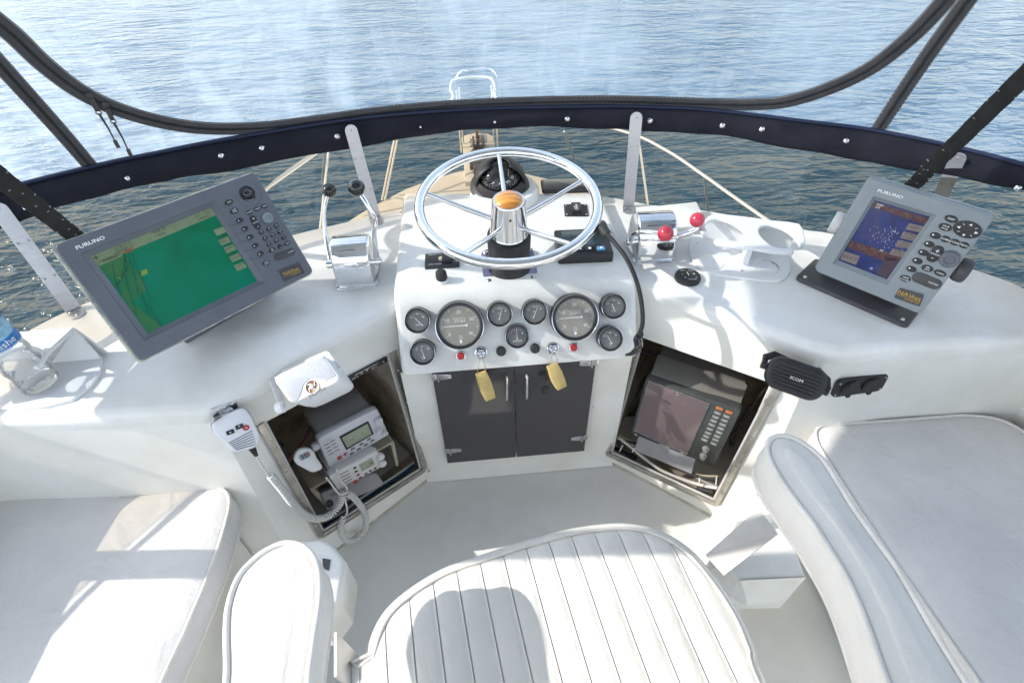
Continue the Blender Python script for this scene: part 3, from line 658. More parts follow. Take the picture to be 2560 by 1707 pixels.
# roof canopy and its frame (outside the picture, it shades the right half of the helm)
top = Tp; mb = MB(); z0 = 2.16
rows = []
for y_ in (-1.8, -1.2, -.6, 0, .6, .8, .9, 1.0, 1.1, 1.2, 1.27):
    xl = -1.60+.32*max(0, min(1, (y_-.80)/.35))**.7; rows.append([V((xl+(1.75-xl)*i/12, y_, 2.13+.09*(1-((i-6)/6)**2))) for i in range(13)])
mb.grid(rows); mb.build('roof_canopy', mat('canopy_cloth', (.80, .79, .76), .8, var=.1, vscale=5), en, smooth=60, solid=.003)
# strip and roll added unseen on the left side to shade cushion and floor
mb = MB(); mb.grid([[V((-1.555, .62, .80)), V((-1.555, .69, .80))], [V((-1.40, .55, 2.1)), V((-1.40, .62, 2.1))]]); mb.build('side_shade_strip', ZIPT, en, solid=.003)
mb = MB(); cpts = catmull([(-1.50, .58, 1.27), (-1.49, .85, 1.27), (-1.40, 1.12, 1.27), (-1.24, 1.30, 1.27)], 8)
mb.tube(cpts, .155, n=16, flat=.35, up=(0, 0, 1)); mb.build('added_shade_roll', NAVY, en, smooth=60)
# webbing straps
def strap(name, A, B, wdt, lab, catg='strap'):
    k_ = (2.10-A.z)/(B.z-A.z); B = A+(B-A)*max(1, k_); o = thing(name, lab, catg, loc=A); mb = MB(); N = 60; t = (B-A).normalized(); n = (CAM-(A+B)/2).normalized(); s = t.cross(n).normalized(); rows = [[], [], [], []]
    for i in range(N+1):
        f = i/N; p = A.lerp(B, f)+V((0, 0, -.006*math.sin(math.pi*f))); j = .0006*math.sin(i*2.3)
        for k, (w_, d) in enumerate(((-.5, 0), (-.42, .0015), (.42, .0015), (.5, 0))): rows[k].append(p+s*(w_*wdt+j)+t.cross(s)*-d)
    mb.grid(rows); st = mb.build('webbing', WEB, o, smooth=60, solid=.0018)
    mb = MB()
    for k in range(60):
        f = random.random(); p = A.lerp(B, f)+V((0, 0, -.006*math.sin(math.pi*f))); w_ = random.choice((-.5, .5, random.uniform(-.4, .4)))*wdt
        q = p+s*w_+n*.004; a = random.uniform(0, 3); mb.tube([q, q+(s*math.cos(a)+t*math.sin(a))*random.uniform(.001, .004), q+(s*math.cos(a+1)+t*math.sin(a+1))*.004], .0004, n=4)
    mb.build('frayed_threads', WPL, st)
strap('webbing_strap', pd(215, 612, 1.62), pd(-60, 395, 1.30), .034, 'black webbing strap running up left behind the large plotter')
strap('webbing_strap', pd(2255, 490, 1.80), pd(2640, 110, 1.40), .034, 'black webbing strap running up right behind the small plotter')
# ================================================================ STEERING WHEEL
phi = R_(8); wc = V((.095, 1.218, .962)); WM = frame(wc, (1, 0, 0), n=(0, -math.sin(phi), math.cos(phi)))
sw = thing('steering_wheel', 'polished chrome five spoked steering wheel with a teak hub cap', 'steering wheel', M=WM @ Matrix.Translation((0, .0, -.225)))
sh = Matrix.Translation((0, 0, .225))
rw, rt = .2235, .0128
mb = MB(sh); mb.tube([(rw*math.cos(2*math.pi*i/96), rw*math.sin(2*math.pi*i/96), 0) for i in range(96)], rt, n=20, closed=True); mb.build('rim', CHROME, sw)
hubz = -.062
for k in range(5):
    a = R_(92+72*k); c, s = math.cos(a), math.sin(a); mb = MB(sh)
    mb.tube([(c*.030, s*.030, hubz), (c*.12, s*.12, hubz*.55), (c*(rw-.006), s*(rw-.006), -.001)], lambda t: .0072-.0014*t, n=14); mb.build('spoke', CHROME, sw)
mb = MB(sh); mb.lathe([(.051, -.100), (.051, -.096), (.0495, -.094), (.0425, .002), (.0405, .006), (.034, .0065), (0, .0065)], 48); mb.cyl((0, -.043, -.022), (0, -.047, -.0225), .003, mi=1, n=10); mb.build('hub', [CHROME, INKD], sw)
mb = MB(sh); mb.sphere((0, 0, .004), .0365, n=36, sc_=(1, 1, .45)); mb.build('hub_cap', TEAK, sw)
mb = MB(sh); mb.lathe([(.062, -.222), (.061, -.215), (.058, -.17), (.059, -.112), (.058, -.104), (.050, -.101), (.02, -.100)], 48); mb.build('column', BLK, sw)
mb = MB(sh); mb.prism(rrect(.152, .145, .02), -.2235, -.2165, bev=.002)
for x in (-1, 1):
    for y in (-1, 1): mb.sphere((x*.062, y*.058, -.216), .0085, mi=1, n=14, sc_=(1, 1, .6))
mb.build('base_plate', [mat('purple_anodised', (.20, .18, .26), .25, .8), CHROME2], sw)
# ================================================================ THROTTLES
def throttle(base, knobs, levers, KM, lab, wd, dp, ht, yaw=0):
    b = pz(*base, ZC); M = frame(b, (math.cos(yaw), math.sin(yaw), 0), n=(0, 0, 1)); Mi = M.inverted()
    o = thing('engine_throttle', lab, 'throttle lever', M=M)
    pr = [(-dp/2, 0), (dp/2, 0), (dp/2, ht*.35)]+[(dp/2*math.cos(R_(a)), ht*.45+ht*.55*math.sin(R_(a))) for a in range(8, 173, 9)]+[(-dp/2, ht*.35)]
    mb = MB(frame((-wd/2, 0, 0), (0, 1, 0), y=(0, 0, 1))); mb.prism(pr, 0, wd, bev=.007, seg=4, both=True)
    mb.build('housing', CHROME2 if False else CHROME, o, smooth=50)
    mb = MB(); mb.prism(rrect(wd+.012, dp+.014, .012), 0, .004, bev=.0015); mb.build('base_gasket', CHROME2, o)
    for k, ((ku, kv), lv, sd) in enumerate(zip(knobs, levers, (-1, 1))):
        y0 = lv['y']; kp = Mi @ pp(ku, kv, M @ V((sd*lv['kx'], 0, 0)), (M.to_3x3() @ V((1, 0, 0))))
        pv = V((sd*(wd/2+.012), y0, ht*lv.get('pz', .42)))
        mb = MB(); mb.cyl((sd*(wd/2-.004), y0, pv.z), (sd*(wd/2+.022), y0, pv.z), .013, n=20); mb.cyl((sd*(wd/2+.020), y0, pv.z), (sd*(wd/2+.025), y0, pv.z), .009, n=20); 
        d = kp-pv; m1 = pv+d*.35+V(lv['b1']); m2 = pv+d*.7+V(lv['b2'])
        mb.tube(catmull([pv, m1, m2, kp], 8), lambda t: .0098-.0036*t, n=14, flat=.75); L = mb.build('lever', CHROME, o)
        mb = MB(); mb.sphere(kp, .0215, n=32); mb.build('knob', KM, L)
throttle((897, 690), [(823, 477), (891, 470)], [dict(y=-.01, kx=.070, b1=(-.012, -.0, .012), b2=(-.018, .012, .0)), dict(y=-.01, kx=.060, b1=(.012, -.012, .01), b2=(.030, -.028, .0))], BLKG, 'chrome twin lever throttle with black ball knobs on the left counter', .104, .115, .132)
throttle((1622, 628), [(1664, 584), (1743, 550)], [dict(y=-.02, kx=.02, b1=(-.03, -.005, .02), b2=(-.03, .0, .015)), dict(y=-.01, kx=.115, b1=(.015, -.012, .0), b2=(.02, -.01, .0))], PINK, 'chrome twin lever throttle with red ball knobs on the right counter', .112, .118, .130)
# ================================================================ COMPASS AND SMALL DASH ITEMS
ZD2 = .742
cp = pz(1262, 488, ZD2); CM = frame(cp, (1, 0, 0), n=(0, 0, 1))
cm = thing('compass', 'black domed marine compass on a white round pad ahead of the wheel', 'compass', M=CM @ Matrix.Scale(1.27, 4))
mb = MB(); mb.lathe([(.092, 0), (.090, .016), (.084, .024), (0, .024)], 56); mb.build('pad', GEL, cm)
tl = Matrix.Translation((-.012, .004, .024)) @ Matrix.Rotation(R_(14), 4, 'X') @ Matrix.Translation((0, 0, 0))
mb = MB(tl); mb.lathe([(.078, -.016), (.078, .004), (.070, .012), (.066, .014), (.064, .026), (.058, .034)], 56); mb.build('flange', BLK, cm)
mb = MB(tl)
for i in range(17):
    t0 = math.pi*(i/16); 
rows = []
for j in range(10):
    a = R_(88*j/9); rows.append([V((.066*math.cos(a)*math.cos(R_(k)), .066*math.cos(a)*math.sin(R_(k)), .022+.052*math.sin(a))) for k in range(-20, 201, 11)])
mb.grid(rows[:8], flip=True); mb.build('hood', BLK, cm, solid=.003)
mb = MB(tl); mb.lathe([(.052, .026), (.040, .034), (.012, .037), (0, .0375)], 40)
for i in range(36):
    a = 2*math.pi*i/36; c, s = math.cos(a), math.sin(a); l = .008 if i % 3 == 0 else .004
    mb.add([V((x*c-y*s, x*s+y*c, .0345+(.046-x)*.09)) for x, y in ((.049-l, -.0006), (.049, -.0006), (.049, .0006), (.049-l, .0006))], [[0, 1, 2, 3]], 1)
for a_, tx in ((-90, 'N'), (-55, '33'), (-125, '3'), (-20, '30'), (-160, '6')):
    a = R_(a_); mb.text(tx, .034*math.cos(a), .034*math.sin(a), .013, .0375, 1, rot=R_(a_+90))
mb.build('compass_card', [BLKG, INK], cm, smooth=40)
mb = MB(tl); mb.cyl((0, 0, .03), (0, 0, .055), .0012, n=6); mb.cyl((.022, -.006, .03), (.022, -.006, .062), .0012, n=6); mb.build('lubber_pin', FOAM, cm)
mb = MB(tl); mb.sphere((0, 0, .020), .055, n=36, sc_=(1, 1, .92)); mb.build('glass_dome', GLASS, cm)
# phone
pc = [(1347, 458), (1475, 458), (1484, 484), (1350, 480)]
p0 = pz(1417, 471, ZD2); ph = thing('smartphone', 'black smartphone lying flat on the dash ahead of the wheel', 'phone', M=frame(p0, (1, -.06, 0), n=(0, 0, 1)) @ Matrix.Scale(1.17, 4))
mb = MB(); mb.prism(rrect(.150, .072, .010), .002, .013, bev=.003, seg=3, both=True); mb.build('case', RUB, ph)
mb = MB(); mb.prism(rrect(.142, .066, .008), .0125, .0134, bev=.0003); mb.build('screen', BLKG, ph)
# anchor switch
p0 = pz(1440, 527, ZD2); an2 = thing('anchor_switch', 'small black rocker switch plate with an anchor symbol right of the compass', 'switch', M=frame(p0, (1, -.12, 0), n=(0, 0, 1)) @ Matrix.Scale(1.4, 4))
mb = MB(); mb.prism(rrect(.054, .052, .003), 0, .0025, bev=.0008)
for x in (-.022, .022):
    for y in (-.021, .021): mb.sphere((x, y, .0025), .0025, mi=1, n=8)
mb.build('plate', [BLK, SCREW], an2)
mb = MB(); mb.prism(rrect(.022, .038, .002), .0025, .012, bev=.002); mb.tube([(0, -.006, .0125), (0, .007, .0125)], .0007, n=5, mi=1); mb.tube([(-.005, -.002, .0125), (-.003, -.006, .0125), (0, -.0075, .0125), (.003, -.006, .0125), (.005, -.002, .0125)], .0007, n=5, mi=1); mb.tube([(-.003, .004, .0125), (.003, .004, .0125)], .0006, n=5, mi=1); mb.lathe([(.0025, .0122), (.0035, .0124), (.0025, .0126)], 14, mi=1, M=Matrix.Translation((0, -.013, 0))); mb.build('rocker', [BLK, INK], an2)
# bilge pump switch
p0 = pz(1106, 655, ZD2); bp_ = thing('bilge_pump_switch', 'black bilge pump switch panel with a lamp left of the wheel base', 'switch panel', M=frame(p0, (1, 0, 0), n=(0, 0, 1)) @ Matrix.Scale(1.22, 4))
mb = MB(); mb.prism(rrect(.080, .052, .002), 0, .009, bev=.001); mb.text('BILGE PUMP', -.014, .020, .0065, .0093, 1); mb.text('rule-mate', -.017, -.019, .008, .0093, 1); mb.text('OFF', .032, .008, .0045, .0093, 1); mb.text('AUTO', .031, -.014, .0045, .0093, 1); mb.build('panel', [BLK, INK], bp_, smooth=30)
mb = MB(); mb.lathe([(.0085, .009), (.008, .0115), (.006, .0125), (0, .013)], 24); mb.build('lamp', mat('lamp_lens', (.55, .5, .42), .3), bp_)
mb = MB(); mb.prism(rrect(.024, .042, .002, cx=.012, cy=.004), .009, .017, bev=.002)
for i in range(3):
    for j in range(4): mb.sphere((.006+.004*j, -.012+.0045*i, .017), .0011, n=6)
mb.build('rocker', BLK, bp_)
p0 = pz(1105, 702, ZD2); kb = thing('dash_knob', 'black rubber capped knob on a white round base left of the wheel', 'knob', M=frame(p0, (1, 0, 0), n=(0, -.1, 1)) @ Matrix.Scale(1.1, 4))
mb = MB(); mb.lathe([(.0175, -.003), (.0175, .005), (.0155, .009), (.01, .0095)], 32); mb.build('base', WPL, kb)
mb = MB(); mb.lathe([(.0135, .009), (.0145, .014), (.0135, .028), (.009, .034), (0, .036)], 32); mb.build('cap', RUB, kb)
# autopilot display
p0 = pz(1456, 625, ZD2); ap = thing('autopilot_display', 'black instrument display with four buttons right of the wheel base', 'display', M=frame(p0, (1, -.04, 0), n=(0, -.02, 1)) @ Matrix.Scale(1.25, 4))
mb = MB(); mb.prism(rrect(.125, .105, .006), 0, .024, bev=.003); mb.build('housing', BLK, ap)
mb = MB(); mb.prism(rrect(.095, .060, .004, cx=0, cy=.014), .0235, .0245, bev=.0004); mb.build('screen', mat('lcd_blue_grey', (.05, .075, .09), .12, var=.3, vscale=20), ap)
for i, x in enumerate((-.034, -.012, .010, .036)):
    mb = MB(); mb.prism(rrect(.018, .014, .002, cx=x, cy=-.032), .024, .0275, bev=.001); mb.lathe([(.0035, .0277), (0, .0279)], 12, mi=1, M=Matrix.Translation((x, -.032, 0))); mb.build('button', [mat('blue_button', (.10, .28, .48), .3) if i == 3 else BLKG, INK], ap)
# ribbed cable from plug to clip
rc = thing('ribbed_cable', 'black ribbed cable curving from a plug beside the wheel down to a black clip', 'cable', loc=pz(1510, 583, ZD2))
pts = [pd(1513, 583, 1.33), pd(1535, 605, 1.29), pd(1568, 650, 1.26), pd(1592, 705, 1.25), pd(1604, 760, 1.26), pd(1606, 810, 1.28), pd(1594, 846, 1.31)]
C_ = catmull(pts, 16); mb = MB(); mb.tube(C_, .0045, n=10)
D = 0
C2 = catmull(pts, 40)
for i in range(1, len(C2)-1):
    if i % 2 == 0: t = (C2[i+1]-C2[i-1]).normalized(); mb.cyl(C2[i]-t*.001, C2[i]+t*.001, .0052, n=10)
mb.build('cable', RUB, rc)
a = pts[0]; mb = MB(); mb.tube([pz(1502, 578, ZD2), pz(1502, 578, ZD2)+V((0, 0, .02)), a+V((-.004, .01, .002)), a+V((.004, -.004, -.002))], lambda t: .019-.008*t, n=20); mb.build('plug', RUB, rc)
a = pd(1594, 846, 1.31); b = pd(1574, 884, 1.33); mb = MB(); mb.tube(catmull([pd(1600, 838, 1.30), a, pd(1596, 868, 1.31), pd(1582, 882, 1.32), pd(1566, 887, 1.33)], 6), lambda t: .006+.009*math.sin(math.pi*min(1, .25+t*.8)), n=16, flat=.6); mb.build('clip', BLKG, rc)
# ================================================================ helpers for flat shapes with holes
def curve2d(loops, z0, z1, bev=0, res=3):
    c = bpy.data.curves.new('c', 'CURVE'); c.dimensions = '2D'; c.fill_mode = 'BOTH'; c.extrude = (z1-z0)/2-bev; c.bevel_depth = bev; c.bevel_resolution = res; c.offset = -bev
    for L in loops:
        s = c.splines.new('POLY'); s.points.add(len(L)-1); s.use_cyclic_u = True
        for i, p in enumerate(L): s.points[i].co = (p[0], p[1], 0, 1)
    o = bpy.data.objects.new('c', c); sc.collection.objects.link(o); dg = bpy.context.evaluated_depsgraph_get()
    m = bpy.data.meshes.new_from_object(o.evaluated_get(dg)); zz = (z0+z1)/2
    r = ([v.co+V((0, 0, zz)) for v in m.vertices], [list(p.vertices) for p in m.polygons])
    bpy.data.objects.remove(o); bpy.data.curves.remove(c); bpy.data.meshes.remove(m); return r
def zc(sx, ox, oy):
    return lambda x, y: (ox+x/sx, oy+y/sx)
# ================================================================ CHART PLOTTERS
def rr_quad(q, rad, n=5):
    """rounded quad from 4 corners"""
    out = []; q = [V((a[0], a[1])) for a in q]
    for i in range(4):
        a, b, c = q[i-1], q[i], q[(i+1) % 4]; d0 = (a-b).normalized()*rad; d1 = (c-b).normalized()*rad
        for k in range(n+1):
            t = k/n; out.append(tuple((b+d0)*(1-t)**2+b*2*t*(1-t)+(b+d1)*t*t))
    return out
def ccw(P):
    a = sum(P[i-1][0]*P[i][1]-P[i][0]*P[i-1][1] for i in range(len(P))); return P if a > 0 else P[::-1]
def shrink(P, f):
    cx = sum(p[0] for p in P)/len(P); cy = sum(p[1] for p in P)/len(P); return [(cx+(p[0]-cx)*f, cy+(p[1]-cy)*f) for p in P]
def plotter(D, Z, quad, scr, body, matb, lab, deep, edge):
    o = thing('chart_plotter', lab, 'chart plotter', M=D.M); at = lambda x, y, d=0: D.at(*Z(x, y), d)
    P = ccw(rr_quad([at(*q) for q in quad], .014)); Sc = ccw([at(*q) for q in scr])
    Sr = ccw(shrink(Sc, 1.10))
    mb = MB(); v, f = curve2d([P, Sr[::-1]], -.022, 0, .003); mb.add(v, f)
    # recess walls around the screen
    n = 4
    for i in range(4): j = (i+1) % 4; mb.quad((*Sr[i], -.001), (*Sr[j], -.001), (*Sc[j], -.010), (*Sc[i], -.010))
    mb.build('bezel', matb, o, smooth=40)
    mb = MB(); mb.prism(shrink(P, 1.022), -.027, -.014, bev=.003, both=True); mb.build('rear_rim', edge, o)
    mb = MB(); b = bmesh.new(); f0 = [b.verts.new((p[0]*.93, p[1]*.93, -.025)) for p in P]; f1 = [b.verts.new((p[0]*.80, p[1]*.74, -deep)) for p in P]
    b.faces.new(f1[::-1])
    for i in range(len(P)): j = (i+1) % len(P); b.faces.new((f0[i], f0[j], f1[j], f1[i]))
    mb.bm(b); mb.build('rear_body', matb, o)
    return o, at, P, Sc
def ovalbtn(o, at, Z, x, y, w_, h_, tx, ang, sub=None, m=BLK, ink=INK):
    c = at(x, y); M = Matrix.Translation((c[0], c[1], 0)); mb = MB(M); mb.prism(ell(w_, h_), -.001, .003, bev=.0012)
    if tx:
        L = tx.split('/'); sz = h_*.42 if len(L) == 1 else h_*.34
        for i, l in enumerate(L): mb.text(l, 0, (len(L)-1-2*i)*h_*.19, sz, .00325, 1, sx=1.1)
    mb.build('button', [m, ink], o)
# left plotter
DL = Dev((-.542, .941, 1.031), (.693, .719, -.04), (.614, -.561, .555), 1.50, 1.25)
Z4 = zc(2.94, 0, 400)
o, at, P, Sc = plotter(DL, Z4, [(388, 628), (1872, 85), (2308, 822), (1035, 1485)], [(672, 698), (1557, 343), (1900, 885), (1090, 1272)], None, GREY, 'large grey chart plotter with a green chart on its screen', .085, CHIP)
CHART = bpy.data.materials.new('chart_screen')
def scrmat(m, ramp, scale, estr, dist=1.0, rough=.12):
    m.use_nodes = True; t = m.node_tree; b = t.nodes['Principled BSDF']; tc = t.nodes.new('ShaderNodeTexCoord'); n = t.nodes.new('ShaderNodeTexNoise')
    n.inputs['Scale'].default_value = scale; n.inputs['Detail'].default_value = 3; n.inputs['Distortion'].default_value = dist; t.links.new(tc.outputs['Object'], n.inputs[0])
    r = t.nodes.new('ShaderNodeValToRGB'); e = r.color_ramp.elements
    while len(e) < len(ramp): e.new(.5)
    for el, (p, c) in zip(e, ramp): el.position = p; el.color = (*c, 1)
    t.links.new(n.outputs[0], r.inputs[0]); t.links.new(r.outputs[0], b.inputs['Base Color']); t.links.new(r.outputs[0], b.inputs['Emission Color'])
    b.inputs['Emission Strength'].default_value = estr; b.inputs['Roughness'].default_value = rough
scrmat(CHART, [(.3, (.0, .085, .035)), (.48, (.0, .125, .065)), (.7, (.002, .14, .09))], 5, .10)
TAN = mat('screen_tan', (.17, .22, .13), .3, var=.3, vscale=30, emit=(.17, .22, .13), estr=.06); LAND = mat('screen_land', (.008, .12, .05), .3, var=.35, vscale=25, col2=(.045, .13, .035), emit=(.01, .10, .045), estr=.08)
SLINE = mat('screen_lines', (.01, .06, .05), .4); SRED = mat('screen_red', (.5, .10, .04), .4); SYEL = mat('screen_yellow', (.20, .30, .05), .4)
mb = MB(); mb.add([(*p, -.010) for p in Sc], [[0, 1, 2, 3]]); z = -.0096
def sp(*pts): return [(*at(x, y), z) for x, y in pts]
mb.add(sp((700, 740), (880, 660), (930, 700), (1050, 860), (1080, 960), (960, 1040), (1150, 1180), (1190, 1225), (1090, 1268), (920, 1020)), [list(range(10))[::-1]], 2); z = -.0092
mb.add(sp((672, 700), (1555, 345), (1592, 400), (715, 765)), [[3, 2, 1, 0]], 1)
mb.add(sp((700, 745), (885, 665), (905, 700), (728, 775)), [[3, 2, 1, 0]], 1)
for (x, y) in ((1620, 505), (1655, 578), (1694, 635), (1735, 700), (1770, 765)):
    mb.add(sp((x-45, y+5), (x+25, y-22), (x+52, y+18), (x-18, y+48)), [[3, 2, 1, 0]], 1)
mb.add(sp((870, 860), (895, 850), (890, 880)), [[2, 1, 0]], 4); mb.add(sp((1040, 810), (1085, 795), (1090, 830), (1045, 850)), [[3, 2, 1, 0]], 4)
mb.add(sp((915, 665), (985, 640), (990, 655), (920, 682)), [[3, 2, 1, 0]], 3)
ln = [((930, 690), (920, 770), (860, 940)), ((950, 680), (1000, 870), (1020, 990), (1130, 1110), (1190, 1205)), ((830, 760), (850, 880), (900, 980)), ((900, 850), (940, 800), (930, 700)), ((980, 680), (1000, 750), (1120, 1040)), ((915, 680), (925, 860), (1010, 1130)), ((860, 940), (960, 740)), ((1040, 950), (1080, 1060), (1090, 1130), (1190, 1210))]
for L in ln: mb.tube([(*at(x, y), z+.0003) for x, y in L], .0004, n=4, mi=5)
[mb.sphere((*at(1200+46*k, 600+27*k), z+.0003), .0005, n=5, mi=6) for k in range(10)]
a0 = math.atan2(at(1555, 345)[1]-at(672, 700)[1], at(1555, 345)[0]-at(672, 700)[0])
for tx, x, y, sz in (("32°36.17' N", 905, 625, .0075), ("117°10.82' W", 915, 652, .0075), ('4.00nm', 815, 718, .0105), ("149.8° M", 1165, 515, .009), ('7.09nm', 1180, 545, .0085), ('TRIP', 1452, 408, .006), ('6789nm', 1495, 420, .0085), ('N U', 1530, 378, .007), ('CENTER', 1692, 642, .006), ('DATA', 1722, 695, .006), ('CURSOR', 1742, 712, .006), ('NONE', 1640, 575, .005), ('MODE', 1648, 592, .005), ('R MOVE', 1775, 765, .006), ('+', 710, 715, .02)):
    c = at(x, y); mb.text(tx, c[0], c[1], sz, z+.0003, 7, rot=a0)
mb.build('screen', [CHART, TAN, LAND, SRED, SYEL, SLINE, SRED, INKD], o, smooth=0)
for (x, y, tx, w_, h_) in ((1682, 313, 'DISP', .021, .012), (1720, 375, 'SAVE/MOB', .021, .013), (1830, 387, 'ALARM', .017, .010), (1887, 362, 'CLEAR', .017, .010), (1943, 340, 'MENU', .017, .010), (2000, 663, 'EBL/VRM', .018, .011), (2110, 613, 'GAIN', .018, .010), (1957, 757, 'HIDE/SHOW', .019, .012)):
    ovalbtn(o, at, Z4, x, y, w_, h_, tx, 0)
for i, (x, y) in enumerate(((1762, 445), (1800, 507), (1838, 568), (1876, 630), (1914, 688))):
    c = at(x, y); mb = MB(); mb.prism(ell(.017, .0115, cx=c[0], cy=c[1]), -.001, .003, bev=.001); mb.prism(ell(.003, .003, 10, cx=c[0]-.004, cy=c[1]), .003, .0034, mi=1)
    e = at(x-90, y+42); mb.tube([(c[0]-.002, c[1]-.008, .0002), ((c[0]+e[0])/2, (c[1]+e[1])/2-.004, .0002), (e[0], e[1], .0002)], .0004, n=4, mi=0); mb.build('soft_key', [BLK, INK], o)
for i, (x, y) in enumerate(((1920, 533), (1976, 510), (2030, 487), (1948, 578), (2003, 552), (2057, 530), (1975, 620), (2030, 595), (2083, 573), (2057, 638))):
    c = at(x, y); mb = MB(); mb.prism(ell(.0125, .0115, 16, cx=c[0], cy=c[1]), -.001, .003, bev=.001); L = ('ABC', 'DEF', 'GHI', 'JKL', 'MNO', 'PQR', 'STU', 'VWX', 'YZ', '')[i]; mb.text(L, c[0], c[1]+.002, .0035, .0032, 1); mb.text(str((i+1) % 10), c[0], c[1]-.0025, .004, .0032, 1); mb.build('number_key', [BLK, INK], o)
def pill(o, c0, c1, w_, m, tx, name):
    a = V((c0[0], c0[1], 0)); b = V((c1[0], c1[1], 0)); d = (b-a); L = d.length; M = Matrix.Translation((a+b)/2) @ Matrix.Rotation(math.atan2(d.y, d.x), 4, 'Z')
    mb = MB(M); mb.prism(rrect(L+w_, w_, w_*.49), -.001, .003, bev=.001)
    for t, (px_, sz) in tx.items(): mb.text(t, px_*L, 0, sz, .0033, 1, rot=-math.atan2(d.y, d.x))
    mb.build(name, [m, INK], o)
pill(o, at(1860, 432), at(1893, 490), .015, BLK, {'+': (-.45, .012), 'RANGE': (0, .0045), '-': (.5, .012)}, 'range_key')
pill(o, at(2040, 713), at(2140, 675), .018, DKG, {'POWER': (.45, .0045)}, 'power_key')
for (x, y, r, dom) in ((1820, 248, .0165, 1), (1965, 428, .0135, 0)):
    c = at(x, y); M = Matrix.Translation((c[0], c[1], 0)); mb = MB(M)
    if dom:
        mb.lathe([(.0195, 0), (.0195, .002), (.0165, .003), (.0155, .000)], 36); mb.sphere((0, 0, -.004), .0148, n=32); mb.lathe([(.033, 0), (.0325, .0008), (.032, 0)], 48, mi=1)
        mb.build('trackball', [BLKG, GREY], o)
    else:
        mb.lathe([(r, 0), (r, .006), (r*.8, .008), (r*.55, .008), (r*.5, .0055), (0, .0055)], 36); mb.build('dial_knob', CHROME2 if False else GREYL, o)
def badge(o, at, quad, M_, big, small, c, rot, gold=True):
    GOLD = mat('gold_print', (.60, .36, .05), .45); P = ccw(rr_quad([at(*q) for q in quad], .004)); mb = MB()
    mb.prism(shrink(P, 1.18), 0, .0015, bev=.0005); mb.prism(P, .0015, .003, mi=1, bev=.0004); C_ = (sum(p[0] for p in P)/len(P), sum(p[1] for p in P)/len(P)); k = big
    cr, sr = math.cos(rot), math.sin(rot)
    def tt(s, x, y, sz, sx=1.05): mb.text(s, C_[0]+x*cr-y*sr, C_[1]+x*sr+y*cr, sz, .0034, 2, rot=rot, sx=sx)
    tt('NAV', -.0085*k, .002*k, .0125*k, 1.1); tt('net', .0125*k, .002*k, .013*k, 1); tt('C-MAP NT', .008*k, -.0075*k, .005*k, 1.2)
    a = (-.023*k, -.0035*k); b = (.022*k, -.0035*k); mb.tube([(C_[0]+a[0]*cr-a[1]*sr, C_[1]+a[0]*sr+a[1]*cr, .0033), (C_[0]+b[0]*cr-b[1]*sr, C_[1]+b[0]*sr+b[1]*cr, .0033)], .0004*k, n=4, mi=2)
    mb.build('card_cover', [GREY if M_ else GREYL, DKG, GOLD], o)
def ang(at, a, b): p, q = at(*a), at(*b); return math.atan2(q[1]-p[1], q[0]-p[0])
badge(o, at, [(2042, 815), (2195, 755), (2240, 830), (2085, 900)], True, 1.05, 1, None, ang(at, (2042, 815), (2195, 755)))
c = at(660, 615); mb = MB(); mb.text('FURUNO', c[0]+.002, c[1]+.001, .0105, .0006, 0, rot=a0, sx=1.35); 
for s_ in (-.0004, .0004): mb.text('FURUNO', c[0]+.002+s_, c[1]+.001+s_, .0105, .0005, 0, rot=a0, sx=1.35)
mb.build('lettering', INK, o, smooth=0)
mb = MB()
random.seed(3)
for k in range(46):
    i = random.randrange(len(P)); a = V(P[i-1]); b = V(P[i]); p = a.lerp(b, random.random())*.99
    if (a-b).length > .05: pass
    mb.sphere((p.x, p.y, -.002), random.uniform(.001, .0028), n=6, sc_=(1, 1, .6))
mb.build('chips', mat('paint_chips', (.55, .58, .48), .6, var=.4, vscale=60), o)
# tilting stand
bl = pz(560, 790, ZC); mb = MB(); Mi = DL.M.inverted()
f0 = DL.M @ V((0.02, -.055, -.08)); X = DL.M.to_3x3() @ V((1, 0, 0)); X.z = 0; X.normalize(); mb = MB(DL.M.inverted() @ frame((f0.x, f0.y, ZC), X, n=(0, 0, 1)))
mb.box((0, .03, .006), (.26, .07, .012), bev=.003); mb.box((0, .03, (f0.z-ZC)/2), (.24, .04, f0.z-ZC), bev=.004); mb.build('stand', CHIP if False else GREY, o)
# right plotter
DR = Dev((.91, .904, .974), (.75, -.656, -.084), (-.637, -.751, .175), 1.60, 1.45)
Z3 = zc(3.92, 1960, 400)
o, at, P, Sc = plotter(DR, Z3, [(835, 178), (2078, 558), (1335, 1515), (295, 1085)], [(885, 405), (1430, 570), (1005, 1185), (525, 995)], None, GREYL, 'small light grey fishfinder with a blue sonar picture on its screen', .075, GREYL)
SON = bpy.data.materials.new('sonar_screen'); scrmat(SON, [(.35, (.012, .016, .07)), (.5, (.015, .028, .13)), (.68, (.04, .04, .11))], 14, .08)
BOT = bpy.data.materials.new('sonar_bottom'); scrmat(BOT, [(.35, (.06, .02, .05)), (.5, (.07, .02, .03)), (.6, (.10, .07, .03)), (.68, (.025, .025, .09))], 75, .06, 1.5)
TN2 = mat('screen_label', (.17, .14, .13), .35, emit=(.17, .14, .13), estr=.06)
mb = MB(); mb.add([(*p, -.010) for p in Sc], [[0, 1, 2, 3]]); z = -.0095
mb.add(sp((880, 420), (1425, 590), (1395, 650), (1000, 520), (850, 470)), [[4, 3, 2, 1, 0]], 1)
mb.add(sp((650, 800), (1150, 960), (1120, 1000), (960, 1000), (620, 870)), [[4, 3, 2, 1, 0]], 1)
mb.add(sp((1000, 960), (1130, 1000), (1005, 1180), (900, 1130)), [[3, 2, 1, 0]], 3)
z = -.0091
